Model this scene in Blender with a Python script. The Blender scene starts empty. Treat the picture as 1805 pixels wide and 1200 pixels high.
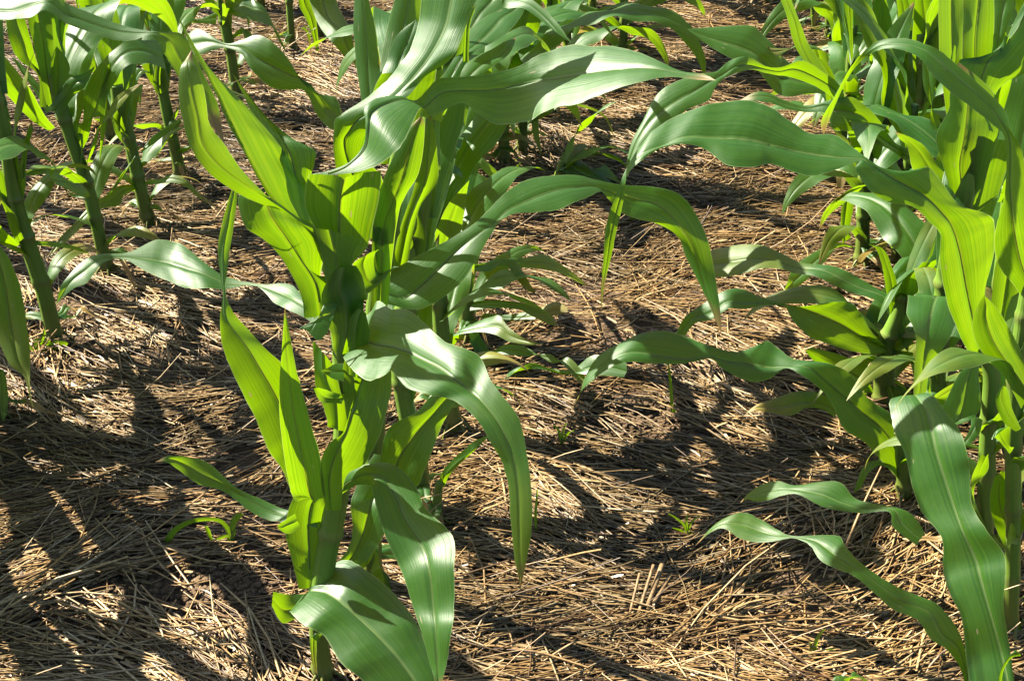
import bpy, math, random
import numpy as np
from mathutils import Vector, Matrix, noise

C = bpy.context.scene.collection
SC = bpy.context.scene
# ------------------------------------------------------------------ camera
PW, PH = 1805.0, 1200.0            # size of the photograph, used to measure things off it
FPX = 2507.0                       # focal length in photo pixels (50 mm on 36 mm)
TH = math.radians(29.0)            # pitch below the horizon
CH = 1.30                          # camera height
cam = bpy.data.cameras.new('camera'); cam.lens = 50.0; cam.sensor_width = 36.0
cam.clip_start = 0.05; cam.clip_end = 200.0
camo = bpy.data.objects.new('camera', cam); C.objects.link(camo)
camo.location = (0, 0, CH); camo.rotation_euler = (math.pi/2 - TH, 0, 0)
SC.camera = camo
# ------------------------------------------------------------------ sky and sun
SUN_AZ = math.radians(-65.0)       # to the left of straight ahead (+Y), behind the plants
SUN_EL = math.radians(43.0)
sdir = Vector((math.sin(SUN_AZ)*math.cos(SUN_EL), math.cos(SUN_AZ)*math.cos(SUN_EL), math.sin(SUN_EL)))
W = bpy.data.worlds.new('World'); SC.world = W; W.use_nodes = True
wn = W.node_tree.nodes; wl = W.node_tree.links
sky = wn.new('ShaderNodeTexSky'); sky.sky_type = 'NISHITA'; sky.sun_disc = False
sky.sun_elevation = SUN_EL; sky.sun_rotation = SUN_AZ
wl.new(sky.outputs[0], wn['Background'].inputs[0]); wn['Background'].inputs[1].default_value = 0.05
sun = bpy.data.lights.new('sun', 'SUN'); sun.energy = 5.0; sun.angle = math.radians(0.53); sun.color = (1.0, 0.93, 0.80)
suno = bpy.data.objects.new('sun', sun); C.objects.link(suno)
suno.rotation_euler = (-sdir).to_track_quat('-Z', 'Y').to_euler()
SC.view_settings.view_transform = 'Standard'; SC.view_settings.look = 'None'
SC.view_settings.exposure = 1.68; SC.view_settings.gamma = 1.0
SC.cycles.max_bounces = 7; SC.cycles.diffuse_bounces = 0; SC.cycles.transmission_bounces = 5
SC.cycles.sample_clamp_indirect = 6.0

# ------------------------------------------------------------------ measuring helpers
def ray(px, py):
    u, v = px - PW/2, py - PH/2
    return u, FPX*math.cos(TH) - v*math.sin(TH), -(FPX*math.sin(TH) + v*math.cos(TH))
def P(px, py, Y):                   # point of the photo at forward distance Y
    u, f, z = ray(px, py); t = Y/f
    return np.array((u*t, Y, CH + z*t))
def mpp(px, py, Y): return Y/ray(px, py)[1]
def ground(px, py):
    u, f, z = ray(px, py); t = -CH/z
    return np.array((u*t, f*t, 0.0))
def gz(x, y):                       # ground relief
    return (0.020*noise.noise((x*1.7, y*2.3, 0.3)) + 0.012*noise.noise((x*5.1, y*6.7, 4.0)) + 0.005*noise.noise((x*17, y*19, 9.0)))

# ------------------------------------------------------------------ materials
def mat(name):
    m = bpy.data.materials.new(name); m.use_nodes = True
    nt = m.node_tree
    for n in list(nt.nodes): nt.nodes.remove(n)
    return m, nt, lambda t, **k: mk(nt, t, **k)
def mk(nt, t, **k):
    n = nt.nodes.new(t)
    for a, b in k.items():
        if a.startswith('i_'): n.inputs[a[2:].replace('_', ' ')].default_value = b
        else: setattr(n, a, b)
    return n
def mth(nt, op, a, b=None, clamp=False):
    n = nt.nodes.new('ShaderNodeMath'); n.operation = op; n.use_clamp = clamp
    for i, x in enumerate((a, b)):
        if x is None: continue
        if isinstance(x, (int, float)): n.inputs[i].default_value = x
        else: nt.links.new(x, n.inputs[i])
    return n.outputs[0]
def ramp(nt, fac, stops, interp='LINEAR'):
    n = nt.nodes.new('ShaderNodeValToRGB'); n.color_ramp.interpolation = interp
    e = n.color_ramp.elements
    while len(e) < len(stops): e.new(0.5)
    for q, (p, c) in zip(e, stops): q.position = p; q.color = (*c, 1)
    nt.links.new(fac, n.inputs[0]); return n.outputs[0]
def mix(nt, fac, a, b, blend='MIX'):
    n = nt.nodes.new('ShaderNodeMix'); n.data_type = 'RGBA'; n.blend_type = blend
    for s, x in ((0, fac), (6, a), (7, b)):
        if isinstance(x, (int, float)): n.inputs[s].default_value = x
        elif isinstance(x, tuple): n.inputs[s].default_value = (*x, 1)
        else: nt.links.new(x, n.inputs[s])
    return n.outputs[2]

def leaf_material():
    m, nt, N = mat('corn_leaf'); L = nt.links.new
    uv = N('ShaderNodeUVMap', uv_map='UVMap'); s = N('ShaderNodeSeparateXYZ'); L(uv.outputs[0], s.inputs[0])
    t, u = s.outputs[0], s.outputs[1]                     # t across (0..1), u along in metres
    at = N('ShaderNodeAttribute', attribute_name='leaf'); sa = N('ShaderNodeSeparateColor'); L(at.outputs[0], sa.inputs[0])
    frac, dry, rnd = sa.outputs[0], sa.outputs[1], sa.outputs[2]
    tc = N('ShaderNodeTexCoord')
    d = mth(nt, 'ABSOLUTE', mth(nt, 'SUBTRACT', t, 0.5))  # distance from the midrib
    # parallel veins: noise stretched along the blade
    def veins(fx, fy, off):
        cv = N('ShaderNodeCombineXYZ')
        L(mth(nt, 'MULTIPLY', t, fx), cv.inputs[0]); L(mth(nt, 'MULTIPLY', u, fy), cv.inputs[1])
        L(mth(nt, 'MULTIPLY', mth(nt, 'ADD', rnd, off), 37.0), cv.inputs[2])
        n = N('ShaderNodeTexNoise', i_Scale=1.0, i_Detail=1.0); L(cv.outputs[0], n.inputs['Vector']); return n.outputs[0]
    v1 = veins(34.0, 0.7, 0.0); v2 = veins(110.0, 1.2, 0.4)
    vein = mth(nt, 'ADD', mth(nt, 'MULTIPLY', v1, 0.65), mth(nt, 'MULTIPLY', v2, 0.35))
    veinc = ramp(nt, vein, [(0.36, (0, 0, 0)), (0.64, (1, 1, 1))])
    big = N('ShaderNodeTexNoise', i_Scale=14.0, i_Detail=3.0); L(tc.outputs['Object'], big.inputs['Vector'])
    col = mix(nt, veinc, (0.014, 0.086, 0.005), (0.028, 0.130, 0.008))
    col = mix(nt, mth(nt, 'MULTIPLY', big.outputs[0], 0.35), col, (0.017, 0.088, 0.014))
    col = mix(nt, mth(nt, 'MULTIPLY', rnd, 0.25), col, (0.026, 0.125, 0.011))
    trn = mix(nt, veinc, (0.21, 0.46, 0.001), (0.41, 0.63, 0.002))
    trn = mix(nt, mth(nt, 'MULTIPLY', big.outputs[0], 0.3), trn, (0.30, 0.54, 0.002))
    # old leaves: yellow streaks and tan tips
    dn = N('ShaderNodeTexNoise', i_Scale=22.0, i_Detail=4.0); L(tc.outputs['Object'], dn.inputs['Vector'])
    old = mth(nt, 'MULTIPLY', dry, mth(nt, 'ADD', mth(nt, 'MULTIPLY', frac, 1.3), mth(nt, 'SUBTRACT', dn.outputs[0], 0.75)))
    oldc = ramp(nt, mth(nt, 'ADD', old, mth(nt, 'MULTIPLY', vein, 0.12)), [(0.12, (0, 0, 0)), (0.5, (1, 1, 1))])
    tan = ramp(nt, old, [(0.2, (0.30, 0.30, 0.03)), (0.75, (0.42, 0.27, 0.10))])
    col = mix(nt, oldc, col, tan); trn = mix(nt, oldc, trn, tan)
    du = N('ShaderNodeTexNoise', i_Scale=60.0, i_Detail=6.0, i_Roughness=0.7); L(tc.outputs['Object'], du.inputs['Vector'])
    col = mix(nt, mth(nt, 'MULTIPLY', ramp(nt, du.outputs[0], [(0.55, (0, 0, 0)), (0.75, (1, 1, 1))]), 0.22), col, (0.14, 0.16, 0.08))
    tip = ramp(nt, mth(nt, 'ADD', frac, mth(nt, 'MULTIPLY', mth(nt, 'SUBTRACT', dn.outputs[0], 0.5), 0.12)), [(0.93, (0, 0, 0)), (0.975, (1, 1, 1))])
    tip = mth(nt, 'MULTIPLY', tip, mth(nt, 'GREATER_THAN', rnd, 0.45))
    col = mix(nt, tip, col, (0.33, 0.20, 0.075)); trn = mix(nt, tip, trn, (0.30, 0.20, 0.06))
    # midrib and pale margin
    rib = ramp(nt, d, [(0.012, (1, 1, 1)), (0.034, (0, 0, 0))])
    col = mix(nt, mth(nt, 'MULTIPLY', rib, 0.75), col, (0.14, 0.25, 0.07))
    trn = mix(nt, mth(nt, 'MULTIPLY', rib, 0.6), trn, (0.34, 0.36, 0.012))
    rim = ramp(nt, d, [(0.485, (0, 0, 0)), (0.497, (1, 1, 1))])
    col = mix(nt, mth(nt, 'MULTIPLY', rim, 0.6), col, (0.34, 0.44, 0.18))
    trn = mix(nt, mth(nt, 'MULTIPLY', rim, 0.7), trn, (0.55, 0.66, 0.20))
    # small flecks: feeding marks and dust
    vo = N('ShaderNodeTexVoronoi', i_Scale=55.0); L(tc.outputs['Object'], vo.inputs['Vector'])
    fl = ramp(nt, vo.outputs['Distance'], [(0.05, (1, 1, 1)), (0.09, (0, 0, 0))])
    fl = mth(nt, 'MULTIPLY', fl, mth(nt, 'GREATER_THAN', N_sep(nt, vo.outputs['Color']), 0.93))
    col = mix(nt, mth(nt, 'MULTIPLY', fl, 0.55), col, (0.45, 0.45, 0.28))
    cl = N('ShaderNodeCombineXYZ'); L(mth(nt, 'MULTIPLY', t, 9.0), cl.inputs[0]); L(mth(nt, 'MULTIPLY', u, 34.0), cl.inputs[1]); L(mth(nt, 'MULTIPLY', rnd, 91.0), cl.inputs[2])
    vl = N('ShaderNodeTexVoronoi', i_Scale=1.0); L(cl.outputs[0], vl.inputs['Vector'])
    les = mth(nt, 'MULTIPLY', ramp(nt, mth(nt, 'ADD', vl.outputs['Distance'], mth(nt, 'MULTIPLY', du.outputs[0], 0.12)), [(0.17, (1, 1, 1)), (0.22, (0, 0, 0))]), mth(nt, 'GREATER_THAN', N_sep(nt, vl.outputs['Color']), 0.94))
    col = mix(nt, mth(nt, 'MULTIPLY', les, 0.8), col, (0.42, 0.36, 0.20)); trn = mix(nt, mth(nt, 'MULTIPLY', les, 0.8), trn, (0.45, 0.36, 0.12))
    bump = N('ShaderNodeBump', i_Strength=0.22, i_Distance=0.0025)
    hgt = mth(nt, 'ADD', vein, mth(nt, 'MULTIPLY', big.outputs[0], 0.25)); L(hgt, bump.inputs['Height'])
    df = N('ShaderNodeBsdfDiffuse'); L(col, df.inputs[0]); L(bump.outputs[0], df.inputs['Normal'])
    tr = N('ShaderNodeBsdfTranslucent'); L(trn, tr.inputs[0]); L(bump.outputs[0], tr.inputs['Normal'])
    mx = N('ShaderNodeMixShader'); mx.inputs[0].default_value = 0.44; L(df.outputs[0], mx.inputs[1]); L(tr.outputs[0], mx.inputs[2])
    gl = N('ShaderNodeBsdfGlossy'); L(mth(nt, 'ADD', 0.38, mth(nt, 'MULTIPLY', du.outputs[0], 0.16)), gl.inputs['Roughness'])
    gl.inputs['Color'].default_value = (0.95, 1.0, 0.93, 1); L(bump.outputs[0], gl.inputs['Normal'])
    fr = N('ShaderNodeFresnel'); fr.inputs[0].default_value = 1.40; L(bump.outputs[0], fr.inputs['Normal'])
    fac = mth(nt, 'MINIMUM', mth(nt, 'ADD', fr.outputs[0], 0.010), 0.075)
    m2 = N('ShaderNodeMixShader'); L(fac, m2.inputs[0]); L(mx.outputs[0], m2.inputs[1]); L(gl.outputs[0], m2.inputs[2])
    o = N('ShaderNodeOutputMaterial'); L(m2.outputs[0], o.inputs[0]); return m
def N_sep(nt, c):
    n = nt.nodes.new('ShaderNodeSeparateColor'); nt.links.new(c, n.inputs[0]); return n.outputs[0]

def stalk_material():
    m, nt, N = mat('corn_stalk'); L = nt.links.new
    uv = N('ShaderNodeUVMap', uv_map='UVMap'); s = N('ShaderNodeSeparateXYZ'); L(uv.outputs[0], s.inputs[0])
    cv = N('ShaderNodeCombineXYZ'); L(mth(nt, 'MULTIPLY', s.outputs[0], 22.0), cv.inputs[0]); L(mth(nt, 'MULTIPLY', s.outputs[1], 3.0), cv.inputs[1])
    n = N('ShaderNodeTexNoise', i_Scale=1.0, i_Detail=2.0); L(cv.outputs[0], n.inputs['Vector'])
    tc = N('ShaderNodeTexCoord'); b = N('ShaderNodeTexNoise', i_Scale=18.0, i_Detail=3.0); L(tc.outputs['Object'], b.inputs['Vector'])
    col = mix(nt, n.outputs[0], (0.11, 0.24, 0.018), (0.24, 0.38, 0.055))
    hb = mth(nt, 'ADD', s.outputs[1], mth(nt, 'MULTIPLY', mth(nt, 'SUBTRACT', b.outputs[0], 0.5), 0.12))
    low = ramp(nt, hb, [(0.0, (1, 1, 1)), (0.14, (0, 0, 0))])
    col = mix(nt, mth(nt, 'MULTIPLY', low, 0.7), col, (0.17, 0.125, 0.03))
    st = N('ShaderNodeTexNoise', i_Scale=9.0, i_Detail=5.0, i_Roughness=0.7); L(tc.outputs['Object'], st.inputs['Vector'])
    stc = mth(nt, 'MULTIPLY', ramp(nt, st.outputs[0], [(0.52, (0, 0, 0)), (0.68, (1, 1, 1))]), ramp(nt, s.outputs[1], [(0.10, (1, 1, 1)), (0.40, (0, 0, 0))]))
    col = mix(nt, mth(nt, 'MULTIPLY', stc, 0.65), col, (0.10, 0.035, 0.03))
    at = N('ShaderNodeAttribute', attribute_name='node'); sa = N('ShaderNodeSeparateColor'); L(at.outputs[0], sa.inputs[0])
    col = mix(nt, mth(nt, 'MULTIPLY', sa.outputs[0], 0.7), col, (0.21, 0.23, 0.06))
    bump = N('ShaderNodeBump', i_Strength=0.3, i_Distance=0.002); L(n.outputs[0], bump.inputs['Height'])
    p = N('ShaderNodeBsdfPrincipled', i_Roughness=0.42); L(col, p.inputs['Base Color']); L(bump.outputs[0], p.inputs['Normal'])
    p.inputs['Subsurface Weight'].default_value = 0.12; p.inputs['Subsurface Radius'].default_value = (0.01, 0.012, 0.004)
    p.inputs['Subsurface Scale'].default_value = 0.4
    o = N('ShaderNodeOutputMaterial'); L(p.outputs[0], o.inputs[0]); return m

def rib_material():
    m, nt, N = mat('leaf_midrib'); L = nt.links.new
    tc = N('ShaderNodeTexCoord'); n = N('ShaderNodeTexNoise', i_Scale=30.0); L(tc.outputs['Object'], n.inputs['Vector'])
    col = mix(nt, n.outputs[0], (0.20, 0.32, 0.09), (0.30, 0.42, 0.16))
    p = N('ShaderNodeBsdfPrincipled', i_Roughness=0.45); L(col, p.inputs['Base Color'])
    t = N('ShaderNodeBsdfTranslucent'); t.inputs[0].default_value = (0.42, 0.46, 0.03, 1)
    x = N('ShaderNodeMixShader'); x.inputs[0].default_value = 0.5; L(p.outputs[0], x.inputs[1]); L(t.outputs[0], x.inputs[2])
    o = N('ShaderNodeOutputMaterial'); L(x.outputs[0], o.inputs[0]); return m

def straw_material():
    m, nt, N = mat('straw'); L = nt.links.new
    at = N('ShaderNodeAttribute', attribute_name='tone')
    tc = N('ShaderNodeTexCoord'); n = N('ShaderNodeTexNoise', i_Scale=160.0, i_Detail=2.0); L(tc.outputs['Object'], n.inputs['Vector'])
    f = ramp(nt, n.outputs[0], [(0.35, (0.62, 0.58, 0.52)), (0.6, (1, 1, 1))])
    col = mix(nt, 1.0, at.outputs[0], f, 'MULTIPLY')
    p = N('ShaderNodeBsdfPrincipled', i_Roughness=0.42); L(col, p.inputs['Base Color'])
    p.inputs['Specular IOR Level'].default_value = 0.55
    o = N('ShaderNodeOutputMaterial'); L(p.outputs[0], o.inputs[0]); return m

def soil_material():
    m, nt, N = mat('soil'); L = nt.links.new
    tc = N('ShaderNodeTexCoord')
    a = N('ShaderNodeTexNoise', i_Scale=7.0, i_Detail=8.0, i_Roughness=0.65); L(tc.outputs['Object'], a.inputs['Vector'])
    b = N('ShaderNodeTexNoise', i_Scale=150.0, i_Detail=5.0); L(tc.outputs['Object'], b.inputs['Vector'])
    col = ramp(nt, a.outputs[0], [(0.3, (0.10, 0.058, 0.027)), (0.7, (0.30, 0.195, 0.10))])
    col = mix(nt, mth(nt, 'MULTIPLY', b.outputs[0], 0.6), col, (0.11, 0.07, 0.04))
    bump = N('ShaderNodeBump', i_Strength=1.0, i_Distance=0.02)
    L(mth(nt, 'ADD', a.outputs[0], mth(nt, 'MULTIPLY', b.outputs[0], 0.5)), bump.inputs['Height'])
    p = N('ShaderNodeBsdfPrincipled', i_Roughness=0.95); L(col, p.inputs['Base Color']); L(bump.outputs[0], p.inputs['Normal'])
    o = N('ShaderNodeOutputMaterial'); L(p.outputs[0], o.inputs[0]); return m

M_LEAF, M_STALK, M_STRAW, M_SOIL = leaf_material(), stalk_material(), straw_material(), soil_material()

M_RIB = rib_material()
# ------------------------------------------------------------------ mesh helpers
def mesh_obj(name, verts, faces, m, parent=None, uvs=None, attr=None, origin=None):
    verts = np.asarray(verts, dtype=np.float64)
    if origin is not None: verts = verts - np.asarray(origin)
    me = bpy.data.meshes.new(name)
    me.from_pydata([tuple(v) for v in verts], [], faces)
    me.polygons.foreach_set('use_smooth', [True]*len(me.polygons))
    if uvs is not None:
        lay = me.uv_layers.new(name='UVMap')
        vi = np.zeros(len(me.loops), dtype=np.int32); me.loops.foreach_get('vertex_index', vi)
        lay.data.foreach_set('uv', np.asarray(uvs, dtype=np.float32)[vi].ravel())
    if attr:
        for an, vals in attr.items():
            a = me.attributes.new(an, 'FLOAT_COLOR', 'POINT')
            vv = np.ones((len(verts), 4), dtype=np.float32); vv[:, :3] = vals; a.data.foreach_set('color', vv.ravel())
    me.materials.append(m); me.update()
    o = bpy.data.objects.new(name, me); C.objects.link(o)
    if parent is not None: o.parent = parent
    return o

def catmull(p, n):                  # p (k,d) -> n samples per interval
    p = np.asarray(p, float); k = len(p)
    q = np.vstack((2*p[0]-p[1], p, 2*p[-1]-p[-2])); out = []
    for i in range(k-1):
        a, b, c, d = q[i], q[i+1], q[i+2], q[i+3]
        for j in range(n):
            t = j/n
            out.append(0.5*((2*b) + (c-a)*t + (2*a-5*b+4*c-d)*t*t + (3*b-a-3*c+d)*t**3))
    out.append(p[-1]); return np.array(out)

TS = (-1, -.86, -.6, -.3, -.07, 0, .07, .3, .6, .86, 1)
def blade(parent, Lp, Mp, Rp, name='leaf', nseg=5, dry=0.0, bulge=0.10, ripple=0.02, seed=0, origin=None, rib=True):
    rs = random.Random(seed)
    bulge = bulge*rs.uniform(.6, 1.3)
    Lc, Mc, Rc = catmull(Lp, nseg), catmull(Mp, nseg), catmull(Rp, nseg)
    n = len(Mc); tan = np.gradient(Mc, axis=0); wv = Rc - Lc
    w = np.linalg.norm(wv, axis=1) + 1e-6
    nrm = np.cross(tan, wv); ln = np.linalg.norm(nrm, axis=1, keepdims=True); nrm = nrm/np.maximum(ln, 1e-9)
    # keep the normal on one side all along the blade, its upper side near the widest place
    for i in range(1, n):
        if np.dot(nrm[i], nrm[i-1]) < 0: nrm[i] = -nrm[i]
    if nrm[int(np.argmax(w))][2] < 0: nrm = -nrm
    u = np.concatenate(([0], np.cumsum(np.linalg.norm(np.diff(Mc, axis=0), axis=1))))
    ph1, ph2 = rs.uniform(0, 6.3), rs.uniform(0, 6.3); fq = rs.uniform(45, 70)
    rnd = rs.random(); V = []; UV = []; A = []
    for i in range(n):
        for t in TS:
            E = Lc[i] if t < 0 else Rc[i]; a = abs(t)
            p = Mc[i] + a*(E - Mc[i])
            b = bulge*w[i]*a*(1-a)*1.6 - (0.022*w[i] if a < 0.01 else 0)
            ph = ph1 if t < 0 else ph2
            b += ripple*w[i]*a*a*math.sin(u[i]*fq + ph)*(1 if i > 1 else 0)
            b += 0.030*w[i]*a*noise.noise((u[i]*38, t*1.3 + seed, 0.0)) + 0.012*w[i]*noise.noise((u[i]*90, t*2.2 + seed, 7.0))
            if a == 1: p = p + (E - Mc[i])/max(np.linalg.norm(E - Mc[i]), 1e-6)*0.0009*noise.noise((u[i]*160, seed + t, 3.0))
            V.append(p + nrm[i]*b); UV.append((t*.5+.5, u[i])); A.append((u[i]/max(u[-1], 1e-6), dry, rnd))
    if w[-1] > 0.25*w.max(): A = [(q[0]*0.88, q[1], q[2]) for q in A]
    m = len(TS); F = []
    for i in range(n-1):
        for j in range(m-1): F.append((i*m+j, i*m+j+1, (i+1)*m+j+1, (i+1)*m+j))
    ob = mesh_obj(name, V, F, M_LEAF, parent, UV, {'leaf': A}, origin)
    if rib and w.max() > 0.022:
        m0 = max(2, int(n*.04)); m1 = int(n*.93); j0 = TS.index(0); pp = []
        for i in range(m0, m1): pp.append(V[i*m + j0] + nrm[i]*0.0004)
        sc = np.linspace(1, .12, len(pp)); pp = np.array(pp)
        if len(pp) > 6: tube(ob, 'midrib', pp, sc*min(0.0009, 0.012*float(w.max())), M_RIB, ns=6, origin=origin)
    return ob

def sheath_step(u, nodes):          # each leaf sheath is a little thicker at its foot and thins towards the next joint
    below = [q for q in nodes if q <= u]
    return 1 - min(1, (u - below[-1])/0.11) if below else 0.5
def tube(parent, name, pts, rad, m, ns=12, nodes=(), origin=None, z0=0.0, cap=True):
    pts = np.asarray(pts, float); n = len(pts); tan = np.gradient(pts, axis=0)
    tan /= np.linalg.norm(tan, axis=1, keepdims=True)
    x = np.cross(tan[0], (0, 1, 0.01)); x /= np.linalg.norm(x); V = []; UV = []; A = []
    u = np.concatenate(([0], np.cumsum(np.linalg.norm(np.diff(pts, axis=0), axis=1)))) + z0
    for i in range(n):
        x = x - tan[i]*np.dot(x, tan[i]); x /= np.linalg.norm(x); y = np.cross(tan[i], x)
        nd = max([math.exp(-((u[i]-q)/0.006)**2) for q in nodes] + [0])
        for j in range(ns+1):
            a = 2*math.pi*j/ns
            r = rad[i]*(1 + 0.20*nd + (0.10*sheath_step(u[i], nodes) if nodes else 0))
            V.append(pts[i] + x*math.cos(a)*r + y*math.sin(a)*r*0.9); UV.append((j/ns, u[i])); A.append((nd, 0, 0))
    F = []
    for i in range(n-1):
        for j in range(ns): F.append((i*(ns+1)+j, i*(ns+1)+j+1, (i+1)*(ns+1)+j+1, (i+1)*(ns+1)+j))
    if cap: F.append(tuple((n-1)*(ns+1)+j for j in range(ns)))
    return mesh_obj(name, V, F, m, parent, UV, {'node': A}, origin)

# ------------------------------------------------------------------ plants measured from the photograph
PLANTS = {}; STALKS = {}
def plant(key, base, label, stalk, dys=0.0, group='corn plants in rows', name='corn_plant'):
    b = ground(*base); b[2] = gz(b[0], b[1])
    e = bpy.data.objects.new(name, None); C.objects.link(e); e.location = b; e.empty_display_size = 0.1
    e['label'] = label; e['category'] = 'corn plant'; e['group'] = group
    PLANTS[key] = (e, b); STALKS[key] = [b + np.array((0, 0, .02)), b + np.array((0, 0, .5))]
    if stalk:
        k = len(stalk); pts = []; rad = []
        for i, (x, y, hw) in enumerate(stalk):
            Y = b[1] + dys*i/(k-1)
            pts.append(P(x, y, Y)); rad.append(hw*mpp(x, y, Y))
        pts[0] = b - np.array((0, 0, 0.02))
        c = catmull(np.column_stack((pts, rad)), 8)
        ln = float(np.linalg.norm(np.diff(c[:, :3], axis=0), axis=1).sum())
        rs = random.Random(hash_key(key)); nodes = []; q = 0.05
        while q < ln: nodes.append(q); q += rs.uniform(0.07, 0.13)
        c2 = catmull(c, 2); STALKS[key] = c2[:, :3]
        tube(e, 'stalk', c2[:, :3], c2[:, 3], M_STALK, nodes=nodes, origin=b)
        base_litter(e, b, float(c2[2, 3]), hash_key(key))
    return e
def base_litter(e, b, r0, seed):
    rs = random.Random(seed)
    for q in range(rs.randint(2, 3) if seed != hash_key('C1') else 0):   # withered first leaves
        a = rs.uniform(0, 6.28); ln = rs.uniform(.07, .15); n = 7; Lp, Mp, Rp = [], [], []
        for j in range(n):
            s = j/(n-1); d = r0*.8 + ln*s; zz = max(0.012, 0.05*(1-s)**2 + 0.03*math.sin(s*3.1)*rs.uniform(.5, 1.3) + 0.006)
            w = 0.011*(1-s*.85)*rs.uniform(.7, 1.1); aa = a + s*rs.uniform(-.2, .5)
            p = b + np.array((math.cos(aa)*d, math.sin(aa)*d, zz)); t = rs.uniform(-1, 1)*s*1.5
            sv = np.array((-math.sin(aa)*math.cos(t), math.cos(aa)*math.cos(t), math.sin(t)))
            Mp.append(p); Lp.append(p + sv*w); Rp.append(p - sv*w)
        blade(e, Lp, Mp, Rp, name='withered_leaf', nseg=3, dry=3.0, ripple=.2, bulge=.25, seed=seed+q, origin=b, rib=False)
    k = rs.randint(4, 6)
    for q in range(k):                  # brace roots
        a = 6.28*q/k + rs.uniform(-.3, .3); o = np.array((math.cos(a), math.sin(a), 0))
        pts = [b + o*r0*.7 + np.array((0, 0, .030)), b + o*(r0 + .008) + np.array((0, 0, .020)), b + o*(r0 + .018) + np.array((0, 0, .004)), b + o*(r0 + .022) - np.array((0, 0, .012))]
        tube(e, 'brace_root', catmull(pts, 3), np.linspace(.0026, .0018, 10), M_STALK, ns=6, origin=b, cap=False)
def hash_key(s): return sum(ord(ch)*(i+7) for i, ch in enumerate(s))
def lerp_list(v, n):
    if isinstance(v, (int, float)): return [float(v)]*n
    return list(np.interp(np.linspace(0, len(v)-1, n), range(len(v)), v))
NLEAF = 0
def leaf(key, st, k=1.0, c=0.0, s=0.0, dy=0.0, dry=0.0, **kw):
    """st: stations from base to tip, 'Lx,Ly Mx,My Rx,Ry' (or without M) in photo pixels; dy metres beyond the stalk;
    k: how far the higher edge leans away, c: both edges away, s: right edge away (all per unit width)"""
    global NLEAF; NLEAF += 1
    e, b = PLANTS[key]; S = []
    for t in st.split(';'):
        a = [float(q) for q in t.replace(',', ' ').split()]
        if len(a) == 2: a = a*3
        if len(a) == 4: a = a[:2] + [(a[0]+a[2])/2, (a[1]+a[3])/2] + a[2:]
        S.append(a)
    n = len(S); K, Cc, Ss, D = lerp_list(k, n), lerp_list(c, n), lerp_list(s, n), lerp_list(dy, n)
    Lp, Mp, Rp = [], [], []
    for i, a in enumerate(S):
        Y = b[1] + D[i]; m = mpp(a[2], a[3], Y); Mp.append(P(a[2], a[3], Y))
        for q, out in ((0, Lp), (4, Rp)):
            ex, ey = a[q]-a[2], a[q+1]-a[3]
            out.append(P(a[q], a[q+1], Y + m*(K[i]*-ey + Cc[i]*math.hypot(ex, ey) + Ss[i]*ex)))
    return blade(e, Lp, Mp, Rp, dry=dry, seed=NLEAF*13+5, origin=b, **kw)

# ------------------------------------------------------------------ ground sheet
def soil_sheet():
    xs = np.concatenate((np.linspace(-30, -3.2, 12), np.linspace(-3, 3, 151), np.linspace(3.2, 30, 12)))
    ys = np.concatenate((np.linspace(-12, .55, 8), np.linspace(.6, 6.6, 151), np.linspace(6.9, 60, 20)))
    V = [(x, y, gz(x, y)) for y in ys for x in xs]; nx = len(xs)
    F = [(j*nx+i, j*nx+i+1, (j+1)*nx+i+1, (j+1)*nx+i) for j in range(len(ys)-1) for i in range(nx-1)]
    o = mesh_obj('ground', V, F, M_SOIL); o['kind'] = 'structure'
soil_sheet()
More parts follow.
